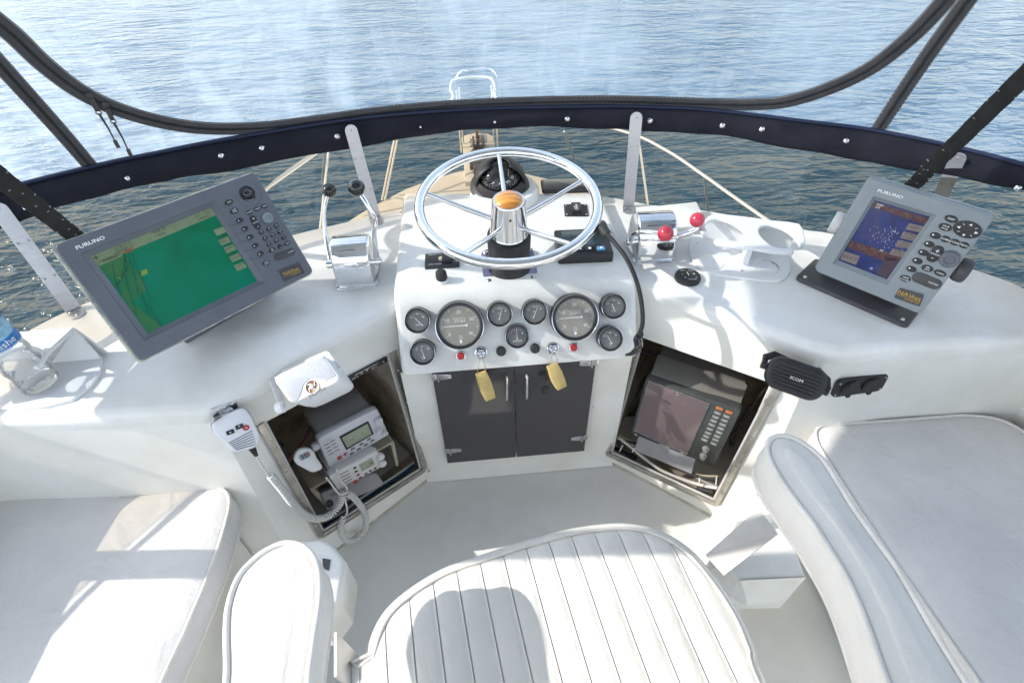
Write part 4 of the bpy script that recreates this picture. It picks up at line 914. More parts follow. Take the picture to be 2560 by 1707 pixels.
a1 = ang(at, (885, 405), (1430, 570))
for (q, L) in ((((1225, 630), (1368, 665), (1330, 722), (1185, 690)), ('SHIFT',)), (((1170, 710), (1312, 750), (1275, 808), (1135, 775)), ('AUTO/', 'D  BOX')), (((1115, 795), (1262, 830), (1220, 885), (1085, 860)), ('FREQ', '50/200')), (((1060, 880), (1205, 915), (1165, 970), (1030, 935)), ('DISPLY', 'MODE')), (((585, 905), (740, 955), (700, 1040), (545, 985)), ('63.0°F',))):
    mb.add(sp(*q), [[3, 2, 1, 0]], 2); cx = sum(p[0] for p in q)/4; cy = sum(p[1] for p in q)/4; c = at(cx, cy)
    for i, l in enumerate(L): mb.text(l, c[0]+(len(L)-1-2*i)*.001, c[1]+(len(L)-1-2*i)*.0035, .0075 if len(L) > 1 else (.009 if L[0] == 'SHIFT' else .014), z+.0003, 4, rot=a1, sx=.9)
for tx, x, y in (("0'00\"", 940, 455), ('0.0', 915, 475), ('10', 1075, 712), ('20', 950, 900), ('30', 850, 1075)): c = at(x, y); mb.text(tx, c[0], c[1], .007, z+.0003, 5, rot=a1)
random.seed(11)
for k in range(70):
    x = random.gauss(975, 75); y = random.gauss(760, 75); c = at(x, y)
    if 600 < y < 950: mb.box((c[0], c[1], z), (.0012, .0008, .0004), mi=5)
mb.build('screen', [SON, BOT, TN2, mat('sonar_dark', (.06, .04, .06), .3), INKD, INK], o, smooth=0)
for (x, y, tx, w_, h_) in ((1638, 577, 'DISP', .026, .015), (1580, 658, 'SAVE/MOB', .026, .016), (1582, 775, 'ALARM', .0195, .014), (1673, 805, 'CLEAR', .0195, .014), (1767, 835, 'MENU', .0195, .014), (1405, 1060, 'EBL/VRM', .024, .015), (1530, 1108, 'GAIN', .025, .014), (1188, 1160, 'HIDE/SHOW', .023, .016)):
    ovalbtn(o, at, Z3, x, y, w_, h_, tx, 0)
for i, (x, y) in enumerate(((1483, 741), (1423, 825), (1365, 908), (1308, 989), (1250, 1068))):
    c = at(x, y); mb = MB(); mb.prism(ell(.021, .014, cx=c[0], cy=c[1]), -.001, .003, bev=.001); mb.prism(ell(.004, .004, 10, cx=c[0]-.005, cy=c[1]+.001), .003, .0034, mi=1)
    e = at(x-80, y+5); mb.tube([(c[0]-.002, c[1]-.009, .0002), (c[0]-.014, c[1]-.004, .0002), (e[0], e[1], .0002)], .0003, n=4, mi=2); mb.build('soft_key', [BLK, INK, GREY], o)
c = at(1797, 682); mb = MB(); mb.prism(ell(.054, .037, 36, cx=c[0], cy=c[1]), -.001, .003, bev=.001)
for k in range(8):
    a = R_(k*45); x_, y_ = c[0]+.0175*math.cos(a), c[1]+.0125*math.sin(a); dx, dy = math.cos(a), math.sin(a)
    if k % 2 == 0: mb.add([V((x_+dx*.004, y_+dy*.003, .0034)), V((x_-dx*.003-dy*.003, y_-dy*.002+dx*.003, .0034)), V((x_-dx*.003+dy*.003, y_-dy*.002-dx*.003, .0034))], [[0, 1, 2]], 1)
    else: mb.tube([(x_-dx*.003, y_-dy*.002, .0034), (x_+dx*.003, y_+dy*.002, .0034)], .0006, n=4, mi=1)
mb.build('cursor_pad', [BLK, INK], o)
pill(o, at(1508, 885), at(1455, 955), .022, BLK, {'+': (-.4, .016), 'RANGE': (0, .006), '-': (.45, .016)}, 'range_key')
pill(o, at(1320, 1150), at(1480, 1215), .026, DKG, {'POWER': (.4, .006)}, 'power_key')
c = at(1622, 968); mb = MB(Matrix.Translation((c[0], c[1], 0))); mb.lathe([(.0195, 0), (.0195, .006), (.0165, .009), (.011, .009), (.010, .006), (0, .006)], 36); mb.build('dial_knob', DKG if False else GREY, o)
badge(o, at, [(1135, 1247), (1378, 1315), (1330, 1435), (1075, 1345)], False, 1.18, 1, None, a1)
c = at(1040, 335); mb = MB(); 
for s_ in (0, .0004): mb.text('FURUNO', c[0]+s_, c[1]+s_, .0095, .0005+s_*.1, 0, rot=a1, sx=1.4)
mb.build('lettering', INK, o, smooth=0)
bc = pp(*Z3(800, 1260), (0, 0, ZC), (0, 0, 1)); X = (pz(*Z3(1250, 1520), ZC)-pz(*Z3(170, 1150), ZC)).normalized()
P4 = [pz(*Z3(150, 1160), ZC+.008), pz(*Z3(1180, 1610), ZC+.008), pz(*Z3(1390, 1560), ZC+.008)]
a_ = P4[0]; b_ = P4[1]; Y = V((0, 0, 1)).cross((b_-a_).normalized()); Mb = frame(a_, (b_-a_), y=Y); L = (b_-a_).length
mb = MB(DR.M.inverted() @ Mb); mb.prism(rrect(L+.02, .13, .014, cx=L/2, cy=.06), -.008, .004, bev=.004, seg=3); mb.box((L/2, .085, .04), (L*.75, .06, .08), bev=.01)
for x_, y_ in ((.010, .012), (L-.01, .012)): mb.sphere((x_, y_, .004), .0055, mi=1, n=12, sc_=(1, 1, .5))
mb.build('stand', [DKG, SCREW], o)
for (x, y, s_) in ((520, 615, -1), (1745, 1080, 1)):
    c = at(x, y, -.035); mb = MB(Matrix.Translation((c[0], c[1], -.035)) @ Matrix.Rotation(R_(90), 4, 'Y')); mb.lathe([(0, -.012), (.026, -.012), (.029, -.006), (.029, .006), (.026, .012), (0, .012)], 12); mb.build('clamp_knob', WPLD if s_ < 0 else DKG, o)
# ================================================================ LOUDSPEAKERS, SOCKETS, REMOTE
def dev_px(u0, v0, u1, v1, N, dist):
    N = V(N).normalized(); C0 = pd((u0+u1)/2, (v0+v1)/2, dist); a = pp(u0, v0, C0, N); b = pp(u1, v1, C0, N); return Dev(C0, b-a, N), (b-a).length
Z5 = zc(2.852, 500, 850)
PERF = mat('speaker_grille', (.46, .48, .53), .5, bump=1.0, bscale=420)
DS, L = dev_px(*Z5(520, 330), *Z5(965, 195), (-.15, -.55, .82), 1.33)
o = thing('white_loudspeaker', 'white loudspeaker with a grille mounted above the left cabinet opening', 'loudspeaker', M=DS.M)
q = [DS.at(*Z5(*p)) for p in ((518, 268), (885, 98), (1018, 285), (655, 462))]; P = ccw(rr_quad(q, .018, 6))
def loftbox(P, levels):
    b = bmesh.new(); R = []
    for (s_, z_, dx, dy) in levels: R.append([b.verts.new(((p[0])*s_+dx, (p[1])*s_+dy, z_)) for p in P])
    b.faces.new(R[0]); b.faces.new(R[-1][::-1])
    for k in range(len(R)-1):
        for i in range(len(P)): j = (i+1) % len(P); b.faces.new((R[k+1][i], R[k+1][j], R[k][j], R[k][i]))
    return b
mb = MB(); mb.bm(loftbox(P, [(.96, .004, 0, 0), (.995, .001, 0, 0), (1.0, -.006, 0, 0), (.995, -.055, 0, -.004), (.92, -.090, 0, -.008), (.72, -.115, 0, -.012)])); mb.build('cabinet', WPL, o, smooth=50)
# grille on the upper left portion
Gq = [DS.at(*Z5(*p)) for p in ((535, 270), (880, 115), (975, 255), (905, 290), (840, 275), (790, 275), (745, 320), (720, 400), (690, 440), (665, 440))]
mb = MB(); mb.prism(ccw(Gq), .0042, .0058, bev=.001); mb.build('grille', PERF, o)
c = DS.at(*Z5(808, 335)); mb = MB(Matrix.Translation((c[0], c[1], .004))); mb.lathe([(.0155, 0), (.015, .002), (.013, .001), (0, .0008)], 32, mi=1); mb.lathe([(.0165, 0), (.016, .0028), (.0148, .0022)], 32); mb.sphere((0, 0, .002), .006, n=16)
for k in range(4): a = R_(k*90+35); mb.box((.009*math.cos(a), .009*math.sin(a), .002), (.009, .002, .002), M=None) if k % 2 else mb.box((.009*math.cos(a), .009*math.sin(a), .002), (.002, .009, .002))
mb.build('tweeter', [WPL, mat('bronze', (.25, .13, .07), .4, .5)], o)
c = DS.at(*Z5(835, 370)); mb = MB(); mb.text('Herdio', c[0]+.003, c[1]-.002, .015, .0052, 0, rot=ang(lambda x, y: DS.at(*Z5(x, y)), (790, 395), (880, 340))); mb.build('lettering', INKD, o, smooth=0)
for (x, y, s_) in ((585, 480, -1), (1010, 245, 1)):
    c = DS.at(*Z5(x, y), -.035); mb = MB(Matrix.Translation((c[0], c[1], -.030)) @ Matrix.Rotation(R_(90), 4, 'Y')); mb.lathe([(0, -.010), (.013, -.010), (.014, -.004), (.014, .006), (0, .006)], 14); mb.build('clamp_knob', WPL, o)
mb = MB()
a = DS.at(*Z5(500, 285), -.03); b = DS.at(*Z5(880, 95), -.03)
mb.tube([(*DS.at(*Z5(590, 480), -.03), -.03), (a[0]-.002, a[1], -.045), (a[0]+.01, a[1]+.02, -.07), (b[0]-.01, b[1]+.01, -.07), (b[0]+.004, b[1]-.004, -.045), (*DS.at(*Z5(1008, 250), -.03), -.03)], .004, n=8, flat=2.2); mb.build('mounting_bracket', WPLD, o)
DK, L = dev_px(1918, 922, 2062, 972, (-.38, -.72, .58), 1.50)
o = thing('black_loudspeaker', 'black slotted loudspeaker mounted on the corner right of the right cabinet opening', 'loudspeaker', M=DK.M)
L = L*1.02; h = .083; P = rrect(L, h, h*.40, 8)
mb = MB(); mb.bm(loftbox(P, [(.93, .003, 0, 0), (.98, .001, 0, 0), (1, -.005, 0, 0), (1.0, -.012, 0, 0), (.965, -.014, 0, 0), (.965, -.018, 0, 0), (1, -.020, 0, 0), (.95, -.042, 0, 0), (.7, -.055, 0, 0)])); mb.prism(rrect(L*.86, h*.78, h*.28, 6), .0031, .0035, mi=1)
mb.build('cabinet', [GREY if False else BLK, RUB], o, smooth=50)
mb = MB()
for k in range(7): y_ = (k-3)*.0092; w_ = L*.40-abs(k-3)**2*.0014; mb.box((0, y_, .005), (2*w_, .0042, .004), bev=.001)
mb.box((0, 0, .0065), (.034, .012, .003), bev=.001); mb.build('slats', BLK, o)
mb = MB(); mb.text('ICOM', 0, 0, .0105, .0084, 0, sx=1.15); mb.build('lettering', INK, o, smooth=0)
for s_ in (-1, 1):
    mb = MB(Matrix.Translation((s_*(L/2+.007), .006*-s_, -.024)) @ Matrix.Rotation(R_(90), 4, 'Y')); mb.lathe([(0, -.006), (.012, -.006), (.012, .006), (0, .006)], 10); mb.build('clamp_knob', BLK, o)
mb = MB(); mb.tube([(-L/2-.006, 0, -.02), (-L/2-.006, .02, -.055), (-L/2+.02, .035, -.085), (L/2-.02, .035, -.085), (L/2+.006, .02, -.055), (L/2+.006, 0, -.02)], .004, n=8, flat=2.5); mb.build('mounting_bracket', BLK, o)
# socket panel on the right wall
wN = (V((1.55, .80, 0))-V((.78, .757, 0))).cross(V((1.55, .86, .68))-V((.78, .757, 0))).normalized(); wN = wN if wN.y < 0 else -wN
S0 = pp(2140, 954, (.84, .878, .68), wN); a = pp(2090, 962, S0, wN); b = pp(2190, 948, S0, wN)
o = thing('socket_panel', 'black double power socket panel with round flap covers on the right wall', 'socket', M=frame(S0+wN*.010, b-a, n=wN) @ Matrix.Scale(1.35, 4)); mb = MB(); mb.prism(rrect(.108, .046, .012), 0, .006, bev=.002)
for x_ in (-.047, .047):
    for y_ in (-.015, .015): mb.sphere((x_, y_, .006), .0022, n=8, mi=1)
mb.build('plate', [BLK, SCREW], o)
for x_ in (-.022, .022):
    mb = MB(); mb.lathe([(.019, .006), (.019, .010), (.016, .0105), (.0155, .012), (0, .012)], 28, M=Matrix.Translation((x_, 0, 0))); mb.tube([(x_-.008, .014, .011), (x_, .019, .012), (x_+.008, .014, .011)], .003, n=8); mb.box((x_+.0, -.018, .010), (.008, .007, .005), bev=.001); mb.build('flap_cover', RUB, o)
p0 = pz(1718, 697, ZC); o = thing('round_remote', 'round black remote control puck stuck on the right counter', 'remote control', M=frame(p0, (1, -.13, 0), n=(0, 0, 1)))
mb = MB(); mb.lathe([(.036, 0), (.037, .006), (.035, .012), (.031, .0145), (0, .0145)], 48); mb.build('body', RUB, o)
mb = MB(); z = .0148
for tx, x_, y_, sz in (('-', -.016, .004, .018), ('+', .017, .004, .016), ('|<<', -.014, .020, .008), ('>>|', .010, .020, .008), ('II', .020, -.012, .006), ('o', -.010, -.012, .010), ('FUSION', .008, -.021, .0065)): mb.text(tx, x_, y_, sz, z, 0)
mb.tube([(-.001, .013, z), (.001, -.004, z)], .0006, n=4); mb.build('symbols', INK, o, smooth=0)
# white raised box behind the right throttle
mb = MB(); q = [pz(*Zp, ZC+.04) for Zp in ((1640, 514), (1742, 503), (1756, 530), (1740, 565), (1660, 570))]
o = thing('moulded_block', 'white moulded block standing behind the red knobbed throttle', 'moulded block', loc=V((q[0].x, q[0].y, ZC))); mb.prism(ccw([(p.x, p.y) for p in q]), ZC, ZC+.04, bev=.006, seg=3); mb.build('block', GEL, o)
# ================================================================ CUP HOLDERS AND BOTTLE
Z2 = zc(3.92, 1500, 400)
org = pz(*Z2(1400, 1000), ZC)
o = thing('cup_holder', 'white double cup holder with open rings on the right counter', 'cup holder', loc=org)
bp2 = [(905, 730), (878, 800), (872, 890), (900, 975), (970, 1045), (1100, 1110), (1400, 1158), (1700, 1188), (1790, 1172), (1855, 1110), (1868, 1040), (1835, 930), (1780, 800), (1400, 700), (1000, 660)]
B2 = catmull([pz(*Z2(*p), ZC+.006) for p in bp2], 3, closed=True)
MB().prism(ccw([(p.x, p.y) for p in B2]), ZC+.0005, ZC+.008, bev=.003).build('base_plate', WPL, o)
for (x, y, rx) in ((1090, 1000, .036), (1630, 1045, .040)):
    c = pz(*Z2(x, y), ZC+.008); mb = MB(Matrix.Translation(c)); mb.lathe([(rx, .0005), (rx*.97, .0015), (rx*.9, .0003), (rx*.86, -.0002)], 40); mb.build('cup_seat', GELW, o)
for (x, y) in ((953, 815), (1390, 1088), (1768, 928)): c = pz(*Z2(x, y), ZC+.008); MB().sphere(c, .005, n=12, sc_=(1, 1, .5)).build('screw', SCREW, o)
hz = ZC+.085
out = [(1030, 590), (985, 640), (975, 690), (1005, 735), (1045, 715), (1028, 665), (1055, 618), (1130, 592), (1210, 600), (1300, 632), (1380, 688), (1428, 750), (1420, 788), (1340, 805), (1230, 800), (1150, 782), (1115, 800), (1140, 830), (1250, 855), (1500, 880), (1700, 912), (1870, 925), (1895, 902), (1870, 875), (1780, 878), (1690, 860), (1620, 812), (1565, 752), (1550, 700), (1580, 665), (1660, 652), (1760, 672), (1850, 720), (1915, 780), (1942, 830), (1950, 858), (1985, 855), (2007, 820), (1995, 750), (1950, 640), (1700, 606), (1400, 566), (1200, 545), (1100, 548)]
H2 = [pz(*Z2(*p), hz) for p in out]; H2 = catmull(H2, 2, closed=True)
mb = MB(); v, f = curve2d([ccw([(p.x-org.x, p.y-org.y) for p in H2])], -.006, .006, .0045); mb.add(v, f, M=Matrix.Translation((org.x, org.y, hz))); mb.build('ring_plate', WPL, o, smooth=60)
a = pz(*Z2(1060, 555), hz); b = pz(*Z2(1945, 645), hz); mb = MB(); n_ = V((0, 0, 1)).cross(b-a).normalized()*.006
mb.prism(ccw([(p.x, p.y) for p in (a-n_*.5, b-n_*.5, b+n_*.5, a+n_*.5)]), ZC+.004, hz, bev=.001); c0 = pz(*Z2(1500, 800), hz); m_ = (a+b)/2
t_ = (b-a).normalized()*.012; mb.prism(ccw([(p.x, p.y) for p in (m_-t_, m_+t_, c0+t_*.6, c0-t_*.6)]), ZC+.004, hz, bev=.002)
mb.build('back_plate', WPL, o)
mb = MB(); random.seed(5)
for k in range(60):
    a = random.gauss(.35, .45); r = random.gauss(.034, .002); c = pz(*Z2(1630, 1045), ZC+.0085); mb.box((c.x+r*math.cos(a), c.y+r*math.sin(a), c.z), (random.uniform(.0006, .0022), random.uniform(.0006, .002), .0006))
mb.build('dirt', mat('brown_dirt', (.12, .08, .05), .9), o, kind='stuff')
org = pz(100, 960, ZC)
o = thing('cup_holder', 'white cup holder on the left counter holding the water bottle', 'cup holder', loc=org)
B2 = [pz(u, v, ZC+.006) for u, v in ((257, 896), (250, 935), (225, 968), (180, 1000), (110, 1018), (40, 1022), (-60, 1020), (-140, 1000), (-160, 900), (-60, 850), (120, 830), (200, 850))]
MB().prism(ccw([(p.x, p.y) for p in B2]), ZC+.0005, ZC+.008, bev=.003).build('base_plate', WPL, o)
bp_px = (62, 1000); BC = pz(96, 962, ZC+.01)
hz = ZC+.085
outl = [pz(u, v, hz) for u, v in ((188, 822), (120, 826), (0, 838), (-120, 850), (-150, 900), (-150, 960))]
rin = .052
ring = [(BC.x+rin*math.cos(R_(a)), BC.y+rin*math.sin(R_(a))) for a in range(215, -30, -12)]
pl = [(p.x, p.y) for p in outl]+[(ring[0][0]-.012, ring[0][1]-.004)]+ring+[(ring[-1][0]+.012, ring[-1][1]-.003)]+[(BC.x+.055, BC.y+.02)]
mb = MB(); v, f = curve2d([ccw([(x-org.x, y-org.y) for x, y in pl])], -.006, .006, .004); mb.add(v, f, M=Matrix.Translation((org.x, org.y, hz))); mb.build('ring_plate', WPL, o, smooth=60)
a = outl[0]; c = pz(253, 896, ZC+.008); d = pz(130, 906, ZC+.008); mb = MB(); mb.add([a, c, d], [[0, 1, 2]]); a2 = outl[3]; mb.add([a, a2, V((a2.x, a2.y, ZC)), V((c.x, a.y, ZC))], [[0, 1, 2, 3]]); mb.build('side_web', WPL, o, smooth=0, solid=.005)
# bottle
o = thing('water_bottle', 'clear plastic water bottle with a blue label standing in the left cup holder', 'bottle', loc=BC)
BC = BC+V((.012, -.002, 0)); BT = Matrix.Translation(BC) @ Matrix.Rotation(R_(-4), 4, 'Y') @ Matrix.Scale(1.22, 4); r = .0325; pr = [(0, .002), (.020, .0), (.030, .006)]
for k in range(26): z_ = .010+k*.0036; pr.append((r-.0016*(k % 2)-.0012*math.sin(k*.8), z_))
pr += [(r, .108), (r, .165), (r-.002, .175), (.026, .195), (.016, .212), (.0125, .220), (.0125, .232)]
mb = MB(BT); mb.lathe(pr, 40); mb.build('bottle_body', PET, o, smooth=60)
mb = MB(BT); mb.lathe([(r+.0006, .112), (r+.0006, .132)], 48, 1); mb.lathe([(r+.0006, .132), (r+.0006, .162)], 48, 0)
BLAB = mat('label_blue', (.02, .18, .50), .35); BL2 = mat('label_pale_blue', (.35, .62, .82), .35, var=.5, vscale=60)
LB = mb.build('label', [BL2, BLAB], o, smooth=60)
mb = MB(BT)
def wrap(s, size, z0, a0_, mi=0):
    vs, fs = text_geo(s); mb.add([V(((r+.0012)*math.cos(R_(a0_)+p.x*size/r), (r+.0012)*math.sin(R_(a0_)+p.x*size/r), z0+p.y*size)) for p in vs], fs, mi)
wrap('refreshe', .0175, .1235, -52); wrap('purified drinking water', .0066, .1145, -50)
mb.build('label_print', INK, LB, smooth=0)
mb = MB(BT); mb.lathe([(0, .240), (.0145, .240), (.015, .237), (.015, .226), (.0125, .225)], 30); mb.build('cap', WPL, o)
# ================================================================ INSIDE THE LEFT CABINET
def pl_(u, v, off=0): return pp(u, v, oL+nLo*off, nLo)      # point on the left panel plane, off metres towards the cockpit
def pr_(u, v, off=0): return pp(u, v, oR+nR*off, nR)
VX = V((.842, .539, .012)); VN = V((.536, -.84, .089))
SILV = mat('radio_silver', (.62, .62, .66), .35, var=.06, vscale=20); RWH = mat('radio_white', (.68, .67, .66), .4, var=.06, vscale=20)
GLOSSG = mat('dull_lid_grey', (.34, .33, .34), .35, var=.12, vscale=14)
D1 = Dev((-.352, .885, .491), VX, VN, 1.70, 1.5)
a5 = lambda D: (lambda x, y, d=0: D.at(*Z5(x, y), d))
at = a5(D1)
o = thing('marine_radio', 'silver marine radio with a green display standing on the cream shelf', 'radio', M=D1.M)
P = ccw(rr_quad([at(*p) for p in ((825, 700), (1262, 478), (1345, 668), (925, 925))], .018, 6))
mb = MB(); mb.bm(loftbox(P, [(.90, .004, 0, 0), (.97, .003, 0, 0), (1, -.004, 0, 0), (1, -.018, 0, 0), (.96, -.022, 0, 0)])); mb.build('front_panel', SILV, o, smooth=50)
mb = MB(); mb.prism(shrink(P, .90), -.14, -.02, bev=.004, both=True); mb.build('case', GLOSSG, o)
mb = MB(); mb.prism(shrink(ccw([at(*p) for p in ((995, 680), (1190, 575), (1228, 662), (1042, 770))]), 1.06), .003, .006, bev=.001, mi=1)
mb.prism(ccw([at(*p) for p in ((1005, 688), (1188, 588), (1218, 660), (1045, 758))]), .005, .0064, bev=.0004); rr_ = ang(at, (1005, 688), (1188, 588))
for tx, x, y, sz in (('16', 1075, 700, .012), ('25W', 1150, 650, .006), ('USA', 1180, 625, .005), ('CH', 1120, 715, .005)): c = at(x, y); mb.text(tx, c[0], c[1], sz, .0067, 2, rot=rr_)
mb.build('display', [LCDG, BLK, mat('lcd_ink', (.10, .13, .08), .5)], o)
for (x, y, r) in ((1260, 560, .013), (1262, 632, .009), (1308, 648, .009)):
    c = at(x, y); mb = MB(Matrix.Translation((c[0], c[1], .003))); mb.lathe([(r, 0), (r, .012), (r*.85, .014), (0, .014)], 14); mb.box((0, r*.6, .0145), (.0012, r*.6, .0006), mi=1); mb.build('dial_knob', [SILV, INKD], o)
for (x, y) in ((1085, 768), (1145, 735), (1200, 700), (1078, 800), (1128, 770), (1178, 740), (1225, 710)):
    c = at(x, y); mb = MB(Matrix.Translation((c[0], c[1], .003)) @ Matrix.Rotation(rr_, 4, 'Z')); mb.prism(rrect(.013, .0065, .003), 0, .003, bev=.001); mb.box((0, 0, .0032), (.005, .001, .0004), mi=1); mb.build('button', [DKG, INK], o)
for (x, y, w_, m, sh_) in ((1032, 806, .012, RED, 1), (992, 832, .014, RED, 0)):
    c = at(x, y); mb = MB(Matrix.Translation((c[0], c[1], .003)) @ Matrix.Rotation(rr_, 4, 'Z')); mb.prism(ell(w_, w_) if sh_ else rrect(w_, w_, .001), 0, .002, bev=.0006); mb.text('16' if sh_ else 'DISTRESS', 0, 0, .006 if sh_ else .0028, .0024, 1); mb.build('distress_button' if not sh_ else 'channel_button', [m, INK], o)
mb = MB()
for i in range(4):
    for k in range(2): a = at(880+i*12+k*42, 745+i*22-k*25); b = at(880+i*12+k*42+34, 745+i*22-k*25-16); mb.tube([(*a, .0042), (*b, .0042)], .0011, n=6)
c = at(905, 700); mb.text('ICOM', c[0]+.004, c[1]-.004, .006, .0045, 0, rot=rr_); mb.build('speaker_slots', INKD, o, smooth=0)
c = at(822, 755, -.012); mb = MB(Matrix.Translation((c[0], c[1], -.012)) @ Matrix.Rotation(R_(90), 4, 'Y')); mb.lathe([(0, -.009), (.013, -.009), (.014, 0), (.013, .009), (0, .009)], 14); mb.build('clamp_knob', SILV, o)
D2 = Dev((-.355, .845, .4), (.842, .539, .012), VN, 1.745, 1.55); at = a5(D2)
o = thing('marine_radio', 'smaller white marine radio reading 76 under the cream shelf', 'radio', M=D2.M)
P = ccw(rr_quad([at(*p) for p in ((915, 965), (1262, 782), (1330, 880), (985, 1068))], .010, 5))
mb = MB(); mb.bm(loftbox(P, [(.94, .003, 0, 0), (.99, .001, 0, 0), (1, -.006, 0, 0), (1, -.02, 0, 0)])); mb.prism(shrink(P, .92), -.12, -.015, bev=.003, both=True); mb.build('front_panel', RWH, o, smooth=50)
mb = MB(); mb.prism(ccw([at(*p) for p in ((1130, 885), (1222, 832), (1242, 878), (1150, 930))]), .0025, .005, bev=.0006); c = at(1212, 868); rr_ = ang(at, (1130, 885), (1222, 832)); mb.text('76', c[0], c[1], .015, .0054, 1, rot=rr_); mb.build('display', [LCDG, INKD], o)
for (x, y, r) in ((1280, 815, .011), (1292, 865, .012)):
    c = at(x, y); mb = MB(Matrix.Translation((c[0], c[1], .002))); mb.lathe([(r, 0), (r, .012), (r*.85, .014), (0, .014)], 14); mb.build('dial_knob', RWH, o)
for (x, y, m) in ((1100, 905, BLK), (1110, 930, BLK), (1124, 955, RED), (1140, 975, DKG), (1180, 948, DKG), (1212, 926, DKG), (1245, 908, DKG)):
    c = at(x, y); mb = MB(Matrix.Translation((c[0], c[1], .002)) @ Matrix.Rotation(rr_, 4, 'Z')); mb.prism(rrect(.010, .007, .003), 0, .0025, bev=.0008); mb.build('button', m, o)
c = at(1105, 1003); mb = MB(Matrix.Translation((c[0], c[1], .002)) @ Matrix.Rotation(rr_, 4, 'Z')); mb.prism(rrect(.013, .014, .001), 0, .002, bev=.0005); mb.build('distress_button', RED, o)
mb = MB()
for i in range(5): a = at(985+i*10, 975+i*20-15); b = at(1055+i*8, 935+i*20-12); mb.tube([(*a, .003), (*b, .003)], .0012, n=6)
mb.build('speaker_slots', INKD, o, smooth=0)
# shelf
def V3(p): return V((p[0], p[1], p[2]))
D3 = Dev((-.352, .885, .491), VX, VN, 1.745, 1.5); at = a5(D3)
o = thing('cabinet_shelf', 'stained cream shelf with two side legs inside the left cabinet', 'shelf', M=D3.M)
a = at(690, 905); b = at(1385, 690); c = at(790, 1062); d = at(1400, 720)
q0 = at(705, 920); q1 = at(775, 1050); q2 = at(1380, 700); sl = ang(at, (790, 1050), (1375, 712)); L = math.hypot(at(1375, 712)[0]-q1[0], at(1375, 712)[1]-q1[1])
MS = Matrix.Translation((q1[0], q1[1], 0)) @ Matrix.Rotation(sl, 4, 'Z'); mb = MB(MS)
mb.box((L/2, -.004, -.12), (L, .010, .26), bev=.003); mb.build('top_board', SHELF, o)
for (x, h) in ((.006, .13), (L-.006, .12)): mb = MB(MS); mb.add([(x-.006, -.008, .008), (x+.006, -.008, .008), (x+.006+.03*(1 if x < .1 else -.3), -h, .008), (x-.006+.02*(1 if x < .1 else -.3), -h, .008), (x-.006, -.008, -.24), (x+.006, -.008, -.24), (x+.036, -h, -.24), (x+.02, -h, -.24)], [[0, 1, 2, 3][::-1], [0, 3, 7, 4], [1, 5, 6, 2], [4, 5, 6, 7]]); mb.build('leg', SHELF, o, smooth=0)
# grey box below
D4 = Dev((-.355, .845, .4), VX, (.40, -.62, .67), 1.83, 1.55); at = a5(D4)
o = thing('grey_equipment_box', 'dull grey equipment box at the bottom of the left cabinet', 'equipment box', M=D4.M)
P = ccw(rr_quad([at(*p) for p in ((855, 1085), (1255, 935), (1320, 1030), (905, 1215))], .01)); mb = MB(); mb.prism(P, -.09, 0, bev=.006, both=True, seg=3); c = at(965, 1095); mb.text('SITEX', c[0], c[1], .012, .0006, 1, rot=ang(at, (935, 1100), (1000, 1075))); c = at(922, 1165); mb.lathe([(0, .0005), (.012, .0005), (.0125, .002), (.011, .0025)], 20, mi=1, M=Matrix.Translation((c[0], c[1], 0))); mb.build('case', [GLOSSG, INKD], o)
# black label strip at the top of the opening
pa, pb = pl_(*Z5(1018, 305), .004), pl_(*Z5(1335, 138), .004); M = frame((pa+pb)/2, pb-pa, n=nLo); L = (pb-pa).length
o = thing('breaker_label_strip', 'narrow black printed strip along the top edge of the left cabinet opening', 'label strip', M=M)
mb = MB(); mb.box((0, .003, .001), (L, .018, .004), bev=.0008)
mb.text('ANTENNA SYSTEM  MODEL A', L*.02, .006, .0055, .0034, 1); mb.text('CAT. A', -.25*L, -.002, .006, .0034, 1); mb.text('CAT. A', .18*L, -.002, .006, .0034, 1)
for x_ in (-.47, -.1, .02, .40): mb.sphere((x_*L, .002, .003), .003, n=8, mi=2)
mb.build('strip', [BLK, INK, SCREW], o)
# microphones
MICW = mat('mic_white', (.74, .74, .77), .38, var=.05, vscale=20)
def mic(name, Dm, pts, lab, mt, big, th=.030):
    o = thing('radio_microphone', lab, 'microphone', M=Dm.M); at = a5(Dm); P = [V((*at(*p), 0)) for p in pts]; P = ccw([(p.x, p.y) for p in catmull(P, 4, closed=True)])
    mb = MB(); mb.bm(loftbox(P, [(.86, .006, 0, 0), (.95, .004, 0, 0), (1, -.002, 0, 0), (1, -.010, 0, 0)])); mb.build('front_shell', mt, o, smooth=55)
    mb = MB(); mb.bm(loftbox(P, [(1.02, -.010, 0, 0), (1.02, -.013, 0, 0), (.92, -th, 0, 0)])); mb.build('rear_shell', DKG, o, smooth=55); return o, at
DM1 = Dev(pl_(595, 1070, .045), VX, (.35, -.75, .55)); o, at = mic('mic', DM1, [(88, 640), (100, 590), (270, 495), (330, 500), (372, 555), (400, 620), (430, 690), (405, 755), (330, 785), (240, 795), (180, 735), (125, 690)], 'white hand microphone with a red button hanging on a steel clip', MICW, 1)
rr_ = ang(at, (190, 655), (330, 600))
for (x, y, w_, h_, m, tx) in ((215, 652, .017, .010, BLK, 'v'), (280, 613, .017, .010, BLK, '^')):
    c = at(x, y); mb = MB(Matrix.Translation((c[0], c[1], .006)) @ Matrix.Rotation(rr_, 4, 'Z')); mb.prism(rrect(w_, h_, .002), -.001, .002, bev=.0006); mb.text(tx, 0, 0, .010, .0022, 1); mb.build('button', [m, INK], o)
